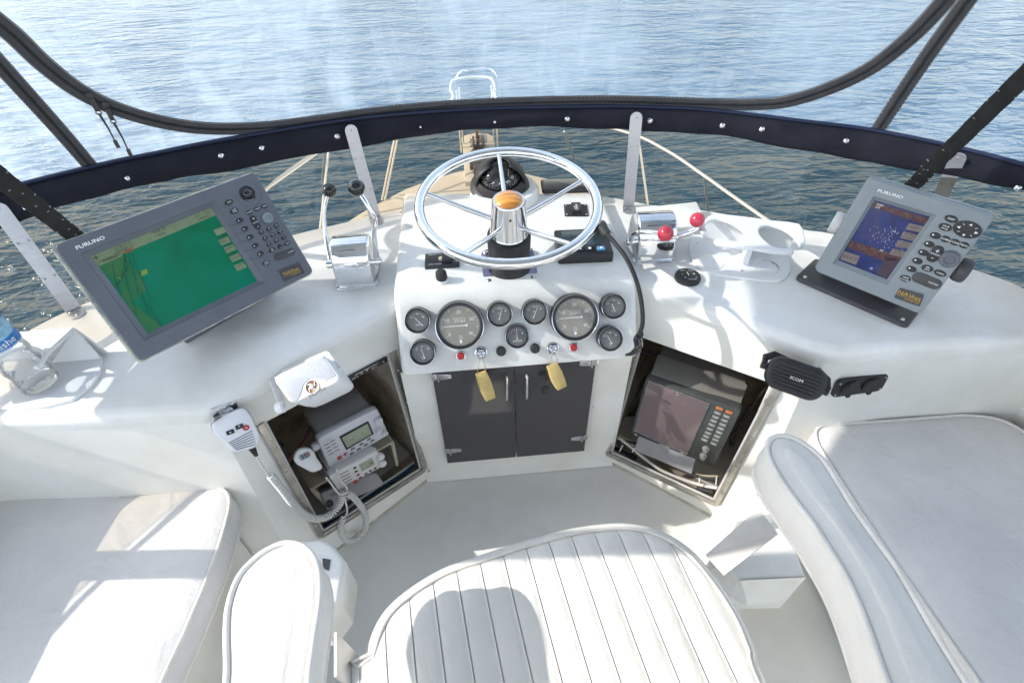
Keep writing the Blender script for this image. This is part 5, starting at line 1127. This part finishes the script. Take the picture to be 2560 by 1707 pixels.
c = at(327, 620); mb = MB(Matrix.Translation((c[0], c[1], .006)) @ Matrix.Rotation(rr_, 4, 'Z')); mb.prism(ell(.015, .013), -.001, .002, bev=.0006); mb.text('16', 0, 0, .007, .0022, 1); mb.build('channel_button', [RED, INK], o)
mb = MB()
for i in range(6): a = at(205+i*10, 728+i*10); b = at(372+i*5, 642+i*19); mb.tube([(*a, .0066), (*b, .0066)], .0009, n=6)
mb.build('speaker_slots', GREY, o, smooth=0)
ca, cb = pl_(*Z5(95, 520), .002), pl_(*Z5(255, 455), .002); M = frame((ca+cb)/2, cb-ca, n=nLo); o = thing('mic_clip', 'small steel clip plate holding the white microphone', 'clip', M=M)
mb = MB(); mb.prism(rrect(.056, .022, .003), 0, .002, bev=.0005); mb.box((.0, -.006, .008), (.03, .003, .018), bev=.001)
for x_ in (-.018, 0, .018): mb.sphere((x_, .004, .002), .0035, n=10, sc_=(1, 1, .5))
mb.build('plate', CHROME2, o)
DM2 = Dev(pl_(762, 1150, .018), VX, (.25, -.75, .6)); o, at = mic('mic', DM2, [(668, 850), (680, 800), (715, 772), (775, 768), (815, 795), (830, 835), (870, 895), (865, 920), (835, 935), (795, 940), (735, 910), (690, 885)], 'smaller grey white microphone lying against the cabinet shelf', RWH, 0, .024)
c = at(745, 822); mb = MB(Matrix.Translation((c[0], c[1], .0055)) @ Matrix.Rotation(ang(at, (700, 845), (790, 800)), 4, 'Z')); mb.prism(rrect(.030, .017, .007), -.001, .0012, bev=.0005); 
for x_ in (-.006, .002, .009):
    for y_ in (-.003, .003): mb.box((x_, y_, .0015), (.005, .004, .001), mi=1 if x_ < .009 else 2)
mb.build('keypad', [GREYL, BLK, RED], o)
# cords
def helix(path, r, turns, n=12):
    C_ = catmull(path, 60); D = [0]
    for i in range(1, len(C_)): D.append(D[-1]+(C_[i]-C_[i-1]).length)
    out = []; N = turns*n; i = 0; a = None
    for k in range(N+1):
        d = D[-1]*k/N
        while i < len(C_)-2 and D[i+1] < d: i += 1
        f = (d-D[i])/max(1e-9, D[i+1]-D[i]); p = C_[i].lerp(C_[i+1], min(1, f)); t = (C_[min(i+2, len(C_)-1)]-C_[max(i-1, 0)]).normalized()
        if a is None: a = t.orthogonal()
        a = (a-t*a.dot(t)).normalized(); c = t.cross(a); q = 2*math.pi*k/n; rr = r*min(1, (k+3)/n, (N-k+3)/n)
        out.append(p+(a*math.cos(q)+c*math.sin(q))*rr)
    return out
CORD = mat('white_cord', (.70, .69, .66), .4, var=.05, vscale=30)
def cord(lab, relief, pre, coil, post, turns, r, tr):
    o = thing('coiled_cord', lab, 'cord', loc=relief[0]); mb = MB(); mb.tube(relief, lambda t: .0085-.004*t, n=12)
    for k in range(5): p = relief[0].lerp(relief[-1], .3+.14*k); mb.tube([p, p+(relief[-1]-relief[0])*.05], .0078-.0007*k, n=12)
    mb.build('strain_relief', RUB, o)
    mb = MB(); H = helix(coil, r, turns); full = catmull(pre, 8)+H+catmull(post, 8); mb.tube(full, tr, n=7); mb.build('cable', CORD, o, smooth=60)
q5 = lambda L, off: [pl_(*Z5(x, y), off if not isinstance(off, list) else off[i]) for i, (x, y) in enumerate(L)]
cord('thick coiled white cord looping from the steel clipped microphone into the cabinet', q5([(368, 765), (402, 822)], .035), q5([(402, 822), (425, 870), (455, 915), (478, 950)], .032),
     q5([(495, 955), (540, 1010), (590, 1070), (650, 1150), (715, 1220), (790, 1265), (870, 1268), (940, 1235), (990, 1180), (1015, 1120), (1020, 1085)], [.032, .032, .034, .036, .036, .034, .030, .024, .02, .02, .02]), q5([(1020, 1085), (1045, 1085), (1045, 1050), (1010, 1010), (985, 960), (972, 915)], [.02, .02, .018, .014, .008, .002]), 46, .0082, .0031)
cord('thinner coiled white cord hanging in a loop below the cabinet opening', q5([(845, 925), (892, 972)], .018), q5([(892, 972), (930, 1015), (960, 1060), (1000, 1100), (1040, 1090)], [.016, .014, .018, .022, .026]),
     q5([(1045, 1090), (1090, 1115), (1130, 1160), (1165, 1215), (1185, 1290), (1165, 1370), (1110, 1420), (1045, 1425), (1010, 1380), (1005, 1310), (1025, 1255)], .030), q5([(1040, 1250), (1050, 1210), (1040, 1160), (1032, 1120)], .024), 48, .0075, .0029)
# cable bundle at the bottom of the left cabinet
def wire(name, pts, r, m, lab, cat='cable'):
    o = thing(name, lab, cat, loc=pts[0]); MB().tube(catmull(pts, 10), r, n=8).build('cable', m, o)
q5p = lambda L, off: q5(L, off)
wire('blue_cable', q5([(880, 1325), (1000, 1240), (1100, 1170), (1200, 1105), (1300, 1045), (1400, 985), (1530, 895)], -.045), .0055, BLUE, 'blue cable running along the bottom of the left cabinet')
wire('white_cable', q5([(870, 1300), (1000, 1235), (1130, 1140), (1260, 1050), (1400, 960), (1525, 870)], [-.04, -.04, -.035, -.035, -.04, -.05]), .0045, CABLE, 'white cable beside the blue cable in the left cabinet')
wire('grey_cable', q5([(900, 1345), (1050, 1260), (1200, 1160), (1350, 1060), (1520, 940)], -.03), .004, STEEL, 'grey cable along the lower edge of the left cabinet')
wire('red_wire', q5([(600, 870), (640, 830), (700, 780), (760, 700), (800, 640)], -.10), .0022, mat('red_wire', (.20, .02, .04), .5), 'thin dark red wire at the left side of the left cabinet')
wire('black_cable', q5([(640, 930), (690, 800), (760, 690), (800, 600), (880, 545), (1000, 480)], -.12), .004, RUB, 'black cable behind the white loudspeaker in the left cabinet')
# ================================================================ INSIDE THE RIGHT CABINET
Z6 = zc(2.94, 1460, 820)
DC = Dev((.506, .831, .509), (.841, -.54, -.029), (-.538, -.842, .046), 1.80, 1.5)
at = lambda x, y, d=0: DC.at(*Z6(x, y), d)
o = thing('crt_fishfinder', 'old black fishfinder with a blank screen and rows of keys in the right cabinet', 'fishfinder', M=DC.M)
P = ccw(rr_quad([at(*p) for p in ((458, 362), (1160, 600), (955, 1015), (345, 765))], .012)); CASE = mat('crt_case', (.075, .08, .078), .45, var=.2, vscale=14)
mb = MB(); mb.bm(loftbox(P, [(.985, .004, 0, 0), (1, .001, 0, 0), (1, -.025, 0, 0)])); mb.build('front_panel', CASE, o, smooth=50)
hp_ = [at(*p) for p in ((458, 362), (1160, 600), (955, 1015), (345, 765))]
H_ = max(p[1] for p in P); Wd = max(p[0] for p in P)
mb = MB(); Pb = [(-.93*Wd, -H_*.8), (.95*Wd, -H_*.8), (.95*Wd, H_*.98), (-.93*Wd, H_*.98)]
b = bmesh.new(); lv = [(-.02, 1.0, 0), (-.09, 1.02, .018), (-.10, .97, .016), (-.28, .93, .01)]; Rg = []
for (z_, s_, dy) in lv: Rg.append([b.verts.new((p[0]*s_, p[1]+(dy if p[1] > 0 else 0), z_)) for p in Pb])
b.faces.new(Rg[0]); b.faces.new(Rg[-1][::-1])
for k in range(3):
    for i in range(4): j = (i+1) % 4; b.faces.new((Rg[k+1][i], Rg[k+1][j], Rg[k][j], Rg[k][i]))
mb.bm(b); y_ = H_*.98+.0165
mb.box((.01, y_-.001, -.19), (.10, .006, .045), mi=1, bev=.002); mb.box((.0, y_+.001, -.19), (.05, .008, .022), mi=2, bev=.003)
mb.build('case', [mat('crt_cover', (.22, .21, .19), .5, var=.15, vscale=12), BLK, CABLE], o)
scq = [at(*p) for p in ((480, 378), (925, 545), (760, 915), (372, 742))]; Sp = ccw(scq)
mb = MB(); mb.prism(Sp, .003, .006, bev=.001)
mb.build('filter_hood', mat('screen_hood', (.17, .12, .125), .08, coat=.6), o)  # mauve reflection on the screen is put into the base colour
mb = MB(); L_ = [V((*p, .0066)) for p in rr_quad(scq, .004)]; mb.tube(L_, .0011, n=6, closed=True); mb.build('screen_outline', CHROME2, o)
for (x, y) in ((690, 473), (388, 767), (722, 905)): c = at(x, y); MB(Matrix.Translation((c[0], c[1], .006))).lathe([(.0055, 0), (.0055, .004), (0, .0045)], 14).build('thumb_screw', SCREW, o)
ca = ang(at, (480, 378), (925, 545)); KEY = mat('key_grey', (.30, .31, .29), .45, var=.2, vscale=50)
c = at(555, 840); mb = MB(); mb.text('FURUNO', c[0]+.018, c[1]-.002, .009, .0048, 0, rot=ca); e = at(505, 818); mb.prism(rrect(.010, .005, .0005, cx=e[0], cy=e[1]), .004, .0046, mi=1); mb.build('lettering', [INK, BLUE], o, smooth=0)
keys = [(998, 582, 1), (1068, 610, 1), (985, 615, 0), (1050, 640, 0), (970, 645, 0), (1035, 670, 0), (956, 673, 0), (1022, 700, 0), (942, 702, 0), (1008, 728, 0), (928, 732, 0), (996, 757, 0), (915, 762, 0), (982, 786, 0), (902, 787, 0), (970, 812, 0), (888, 812, 0), (957, 840, 0)]
for (x, y, k) in keys:
    c = at(x, y); mb = MB(Matrix.Translation((c[0], c[1], .004)) @ Matrix.Rotation(ca, 4, 'Z')); mb.prism(rrect(.0195, .0095, .001), 0, .0035, bev=.0012); mb.box((0, 0, .0036), (.009, .0009, .0003), mi=1); mb.build('key', [ORG if k else KEY, INKD if k else INK], o)
for (x, y) in ((900, 878), (880, 930)):
    c = at(x, y); mb = MB(Matrix.Translation((c[0], c[1], .004))); mb.lathe([(.012, 0), (.0115, .004), (.008, .006), (.008, .014), (.0065, .015), (0, .015)], 20); mb.build('dial_knob', KEY, o)
# white bracket plate under it
a = at(400, 800); o = thing('mounting_tray', 'pale metal tray under the old fishfinder', 'tray', M=DC.M); mb = MB(); b_ = at(800, 1035); c_ = at(385, 865)
mb.add([(a[0], a[1], -.01), (*at(820, 960), -.01), (*b_, .02), (*c_, .02)], [[0, 1, 2, 3]]); mb.build('tray', GLOSSG, o, smooth=0, solid=.004)
q6 = lambda L, off: [pr_(*Z6(x, y), off[i] if isinstance(off, list) else off) for i, (x, y) in enumerate(L)]
specs = [([(250, 800), (330, 860), (450, 960), (560, 1040), (700, 1100), (850, 1150), (980, 1175)], .0055, CABLE, 'thick white cable lying lowest in the right cabinet'),
 ([(255, 830), (380, 850), (500, 930), (620, 1000), (760, 1060), (880, 1100), (985, 1105)], .005, RUB, 'black cable crossing the white cables in the right cabinet'),
 ([(260, 790), (400, 860), (540, 910), (700, 1000), (830, 1080), (990, 1095)], .006, CABLY, 'yellowed cable in the middle of the right cabinet bundle'),
 ([(300, 840), (470, 895), (600, 960), (720, 1040), (850, 1080), (985, 1085)], .0035, CABLE, 'thin white cable uppermost in the right cabinet bundle'),
 ([(235, 860), (300, 900), (380, 950), (470, 1020)], .0065, GREYL, 'pale blue grey hose end at the left of the right cabinet')]
for i, (L, r, m, lab) in enumerate(specs): wire('cable', q6(L, -.030-.010*i), r, m, lab)
L = q6([(225, 890), (290, 920), (380, 965)], -.05); wire('black_hose', L, .011, RUB, 'black ribbed hose at the left bottom of the right cabinet', 'hose')
o = thing('ribbed_hose', 'grey ribbed hose end at the right bottom of the right cabinet', 'hose', loc=q6([(840, 1175)], -.03)[0]); C_ = catmull(q6([(830, 1170), (890, 1190), (950, 1205)], -.04), 20); mb = MB()
for i, p in enumerate(C_[:-1]): mb.tube([p, C_[i+1]], .009 if i % 2 else .0078, n=10)
mb.build('hose', DKG, o)
wire('black_cable', q6([(470, 330), (430, 400), (400, 470), (385, 500)], -.16), .004, RUB, 'black cable hanging left of the old fishfinder')
wire('black_cable', q6([(1350, 430), (1240, 560), (1150, 700), (1080, 800), (1090, 860), (1150, 700), (1220, 560)], -.12), .004, RUB, 'tangled black cable right of the old fishfinder')
wire('black_cable', q6([(400, 165), (450, 180), (510, 200)], -.08), .005, RUB, 'short black cable at the top left of the right cabinet')
for (x0, y0, x1, y1) in ((262, 905, 285, 860), (355, 910, 375, 880), (845, 1155, 850, 1100), (970, 1150, 975, 1095)):
    L = q6([(x0, y0), (x1, y1)], -.012); wire('cable_tie', L, .002, WPL, 'white cable tie round the right cabinet bundle at its %s' % ('left end' if x0 < 300 else 'left middle' if x0 < 500 else 'right middle' if x0 < 900 else 'right end'), 'cable tie')
# ================================================================ BENCHES
def cushion(outline, zt, th, par, mt, name='cushion', puff=.012, lean=0, piping=True, r=.02, cens=None):
    P = outline; n = len(P); c = V(((min(p.x for p in P)+max(p.x for p in P))/2, (min(p.y for p in P)+max(p.y for p in P))/2, 0)); rows = []
    nr = []
    for i in range(n): t = (P[(i+1) % n]-P[i-1]); t.z = 0; t.normalize(); nn = V((t.y, -t.x, 0)); nr.append(nn if nn.dot(V((P[i].x, P[i].y, 0))-c) > 0 or True else -nn)
    area = sum(P[i-1].x*P[i].y-P[i].x*P[i-1].y for i in range(n)); sg = 1 if area > 0 else -1
    def ring(ins, z): return [V((P[i].x, P[i].y, 0))-nr[i]*sg*ins+V((0, 0, z)) for i in range(n)]
    rows = [ring(.015, zt-th), ring(.0, zt-th+.004), ring(-.004, zt-th+.012), ring(-.007, zt-th*.5), ring(-.003, zt-.012), ring(.001, zt-.002), ring(.010, zt+.002), ring(.03, zt+puff*.35)]
    R0 = rows[-1]
    for s_, k in (((.88, .60), (.75, .76), (.6, .88), (.4, .97), (.2, 1), (.001, 1.0)) if cens else ((.85, .75), (.7, .92), (.5, 1), (.25, 1.02), (.002, 1.02))): rows.append([V((q_.x+(p.x-q_.x)*s_, q_.y+(p.y-q_.y)*s_, zt+puff*k+(0 if cens else .002*math.sin(p.x*9+s_*5)*math.cos(p.y*7)))) for p, q_ in zip(R0, cens or [c]*n)])
    mb = MB(); mb.grid(rows, closed=True, flip=sg < 0); q = mb.build(name, mt, par, smooth=60)
    if piping:
        for z_, nm in ((zt, 'piping'), (zt-th+.006, 'piping')): MB().tube(ring(-.001, z_), .0052, n=8, closed=True).build(nm, PIPE, q, smooth=60)
    return q
for s_, lab in ((-1, 'left'), (1, 'right')):
    o = thing('bench_cushion', 'grey white vinyl bench cushion %s' % ('on the left, crossed by sunlight' if s_ < 0 else 'on the right, behind the right armrest'), 'cushion', loc=((-1.0 if s_ < 0 else 1.2), .3, .33))
    if s_ < 0: L = [(-1.285, .815), (-.95, .818), (-.76, .822), (-.700, .812), (-.668, .775), (-.660, .70), (-.662, .60), (-.675, .48), (-.695, .34), (-.71, .1), (-.72, -.6), (-.74, -.9), (-1.285, -.9)]
    else: L = [(1.48, -.9), (.94, -.9), (.93, -.6), (.925, .1), (.91, .34), (.895, .55), (.89, .72), (.893, .80), (.925, .84), (1.0, .842), (1.12, .838), (1.25, .837), (1.36, .832), (1.44, .80), (1.475, .72), (1.48, .60)]
    P = []; raw = [V((x, y, 0)) for x, y in L]; P = catmull(raw, 6, closed=True)
    cushion(P, .42, .085, o, VING, puff=.016)
    b_ = thing('bench_locker', 'white moulded locker under the %s bench cushion' % lab, 'bench locker', loc=((-1.0 if s_ < 0 else 1.2), .3, 0)); mb = MB(); x0, x1 = (-1.315, -.70) if s_ < 0 else (.92, 1.515)
    mb.box(((x0+x1)/2, -.45, .165), (x1-x0, 2.46, .33), bev=.03, seg=4); mb.build('base', GELW, b_, smooth=50)
    MB().box((((x0+x1)/2), -.45, .337), (x1-x0+.03, 2.45, .012), bev=.005).build('ledge', GEL, b_)
# ================================================================ HELM CHAIR
CC = V((.11, .15, 0)); CR = R_(8.0); CMt = Matrix.Translation(CC) @ Matrix.Rotation(CR, 4, 'Z'); CMi = CMt.inverted()
ch = thing('helm_chair', 'white pleated vinyl helm chair with thick padded armrests', 'helm chair', M=CMt)
def loc(u, v, z): return CMi @ pz(u, v, z)
SZ = -.03; TSZ = Matrix.Translation((0, 0, SZ)); so = [loc(u, v, .50+SZ) for u, v in ((905, 1700), (908, 1625), (940, 1540), (1000, 1475), (1100, 1412), (1200, 1376), (1320, 1338), (1440, 1308), (1560, 1297), (1650, 1315), (1730, 1362), (1800, 1440), (1860, 1530), (1900, 1620), (1925, 1700))]
sx0, sx1 = so[0].x, so[-1].x
so = [V((sx0, -.20, .5))]+[V((p.x, p.y, .5)) for p in so]+[V((sx1, -.20, .5))]
S_ = catmull(so, 8)
def front(x):
    best = -9
    for a, b in zip(S_[:-1], S_[1:]):
        if min(a.x, b.x) <= x <= max(a.x, b.x) and abs(a.x-b.x) > 1e-7: best = max(best, a.y+(b.y-a.y)*(x-a.x)/(b.x-a.x))
    return best
xs0 = min(p.x for p in S_); xs1 = max(p.x for p in S_); pitch = .0535
# border band and piping
n_ = len(S_); ins = .020
def off_ring(d, z):
    out = []
    for i, p in enumerate(S_):
        t = (S_[min(i+1, n_-1)]-S_[max(i-1, 0)]); t.z = 0; t.normalize(); out.append(V((p.x-t.y*-d*-1, p.y-t.x*d, z)) if False else V((p.x+t.y*d, p.y-t.x*d, z)))
    return out
# direction check so that positive d goes inwards
tst = off_ring(.01, .5); sgn = 1 if (tst[n_//2].y < S_[n_//2].y) else -1
R1 = [off_ring(sgn*d, z) for d, z in ((.02, .38), (.004, .40), (-.002, .44), (.000, .475), (.006, .492), (.016, .500), (.024, .4985))]
mb = MB(TSZ); mb.grid(R1, flip=sgn > 0); seat_b = mb.build('seat_border', VIN, ch, smooth=60)
MB(TSZ).tube(off_ring(sgn*.024, .501), .0042, n=8).build('piping', PIPE, seat_b, smooth=60)
MB(TSZ).tube(off_ring(sgn*.0, .400), .0045, n=8).build('piping', PIPE, seat_b, smooth=60)
IR = off_ring(sgn*.025, .498)
def ifront(x):
    best = -9
    for a, b in zip(IR[:-1], IR[1:]):
        if min(a.x, b.x) <= x <= max(a.x, b.x) and abs(a.x-b.x) > 1e-7: best = max(best, a.y+(b.y-a.y)*(x-a.x)/(b.x-a.x))
    return best
ix0, ix1 = min(p.x for p in IR)+.0005, max(p.x for p in IR)-.0005
xs = []; k = math.floor((ix0-.02)/pitch)
while k*pitch < ix1:
    for f in (-.035, -.018, 0, .018, .035, .08, .16, .3, .5, .7, .84, .92):
        x = (k+f)*pitch+.012
        if ix0 <= x <= ix1: xs.append(x)
    k += 1
xs = sorted(set([ix0]+xs+[ix1])); rows = []
for x in xs:
    yf = ifront(x); fr = ((x-.012)/pitch) % 1.0; d = min(fr, 1-fr); row = []
    for j in range(41):
        t = (j/40)**1.6; y = yf+(-.20-yf)*t; e = min(abs(yf-y), x-ix0, ix1-x); dome = .012*min(1, e/.14)**.7
        pl = .0052*(min(1, d/.30)**.5)*min(1, .35+e/.03); gr = .0022*max(0, 1-abs(d-.04)/.03) if fr > .5 else (-.003 if d < .015 else 0)
        row.append(V((x, y, .4965+dome+pl+gr*min(1, e/.02))))
    rows.append(row)
MB(TSZ).grid(rows, flip=False).build('pleated_seat', VIN, ch, smooth=50)
MB().box((0, .10, .345), (.5, .5, .04), bev=.01).build('seat_pan', WPL, ch)
MB().lathe([(.20, 0), (.20, .012), (.06, .03), (.055, .33), (.12, .335)], 40, M=Matrix.Translation((0, .05, 0))).build('pedestal', CHROME2, ch)
# back rest behind the camera
mb = MB(); mb.box((0, -.275, .68), (.86, .11, .40), bev=.05, seg=5, M=Matrix.Rotation(R_(0), 4, 'X')); mb.build('backrest', VIN, ch, smooth=60)
# armrests
ZA = .74
def arm(px, tail, th, lab):
    L = [loc(u, v, ZA) for u, v in px]; L = [V((p.x, p.y, 0)) for p in L]; e0, e1 = L[0], L[-1]
    L = [V((e0.x+tail[0], e0.y+(-.34-e0.y)*t_, 0)) for t_ in (1, .8, .6, .4, .2)]+L+[V((e1.x+tail[1], e1.y+(-.34-e1.y)*t_, 0)) for t_ in (.2, .4, .6, .8, 1)]
    P = catmull(L, 5)
    yt = max(p.y for p in P)-.055; yb = -.25; cs = []
    def xr(y):
        X = []
        for a, b in zip(P, P[1:]+P[:1]):
            if min(a.y, b.y) <= y <= max(a.y, b.y) and abs(a.y-b.y) > 1e-9: X.append(a.x+(b.x-a.x)*(y-a.y)/(b.y-a.y))
        return (min(X)+max(X))/2
    for p in P: y = max(yb, min(yt, p.y)); cs.append(V((xr(y), y, 0)))
    cushion(P, ZA, th, ch, VIN, 'armrest', puff=.006, cens=cs)['label'] = lab
arm([(567, 1707), (567, 1580), (573, 1510), (598, 1442), (640, 1395), (680, 1369), (716, 1358), (755, 1366), (782, 1393), (795, 1435), (796, 1500), (784, 1580), (774, 1650), (768, 1707)], (.0, .0), .085, 'left armrest in full sun')
Z7 = lambda x, y: (1660+x/2.071, 950+y/2.071)
arm([Z7(*p) for p in ((1160, 1568), (1075, 1330), (1010, 1160), (935, 1000), (855, 870), (775, 745), (690, 635), (600, 505), (545, 400), (538, 340), (560, 303), (610, 290), (680, 308), (760, 358), (825, 420), (885, 510), (970, 650), (1080, 805), (1190, 955), (1290, 1120), (1400, 1310), (1560, 1568))], (-.01, -.01), .095, 'right armrest, bluish in the shade')
# polished supports and moulded side pods
for s_ in (-1, 1):
    xa, xb = s_*.32, s_*.47; M = Matrix.Translation((0, 0, 0))
    mb = MB(); y0 = .25; ax = (-.385 if s_ < 0 else .30)
    if s_ > 0: q = [loc(*Zp, z) for Zp, z in (((1764, 1387), .44), ((1897, 1269), .52), ((1945, 1334), .52), ((1810, 1438), .44))]
    else: q = [loc(*Zp, z) for Zp, z in (((838, 1580), .50), ((905, 1650), .44), ((905, 1740), .44), ((838, 1690), .50))]
    mb.add(q, [[0, 1, 2, 3]]); mb.build('arm_support', mat('brushed_support', (.66, .64, .61), .28, .55, var=.15, vscale=10), ch, smooth=0, solid=.006)
o = ch
mb = MB(); q = [loc(u, v, .44) for u, v in ((683, 1356), (797, 1343), (832, 1357), (862, 1398), (848, 1500), (800, 1560), (690, 1540))]; P = ccw([(p.x, p.y) for p in q]); mb.prism(P, .30, .44, bev=.012, seg=3)
qh = ccw([(p.x, p.y) for p in [loc(u, v, .442) for u, v in ((806, 1395), (826, 1398), (822, 1425), (808, 1420))]]); mb.prism(qh, .4405, .4425, mi=1); mb.build('side_pod', [GEL, DKG], ch)
zt = .30; A_ = [loc(u, v, zt) for u, v in ((1792, 1262), (1905, 1232), (1975, 1330), (2016, 1442), (1913, 1444), (1850, 1450), (1795, 1400))]; P = ccw([(p.x, p.y) for p in A_])
mb = MB(); mb.prism(P, .10, zt, bev=.010, seg=3); a = loc(1852, 1450, zt); b = loc(2016, 1442, zt); c = loc(1962, 1497, .22); d = loc(1868, 1507, .22)
mb.add([a, b, c, d, a-V((0, 0, .1)), b-V((0, 0, .1)), c-V((0, 0, .02)), d-V((0, 0, .02))], [[0, 1, 2, 3], [3, 2, 6, 7], [0, 3, 7, 4], [1, 5, 6, 2], [4, 7, 6, 5]])
mb.box(((A_[0].x+A_[2].x)/2, (A_[0].y+A_[2].y)/2-.02, zt+.03), (.16, .012, .07), bev=.004, M=None); mb.build('side_pod', GEL, ch, smooth=40)
# groups of repeats
GR = {'key_float': 'key floats hanging from the ignition keys', 'cup_holder': 'cup holders on the counters', 'webbing_strap': 'webbing straps of the canopy frame', 'bench_cushion': 'bench cushions', 'bench_locker': 'bench lockers', 'marine_radio': 'marine radios in the left cabinet', 'radio_microphone': 'hand microphones of the radios', 'coiled_cord': 'coiled microphone cords', 'cable': 'cables in the right cabinet', 'black_cable': 'black cables in the cabinets', 'cable_tie': 'cable ties on the bundle', 'engine_throttle': 'twin lever throttles', 'chart_plotter': 'plotters on the counters'}
for o in bpy.data.objects:
    if o.parent is None and o.get('category'):
        g = GR.get(o.name.split('.')[0])
        if g: o['group'] = g
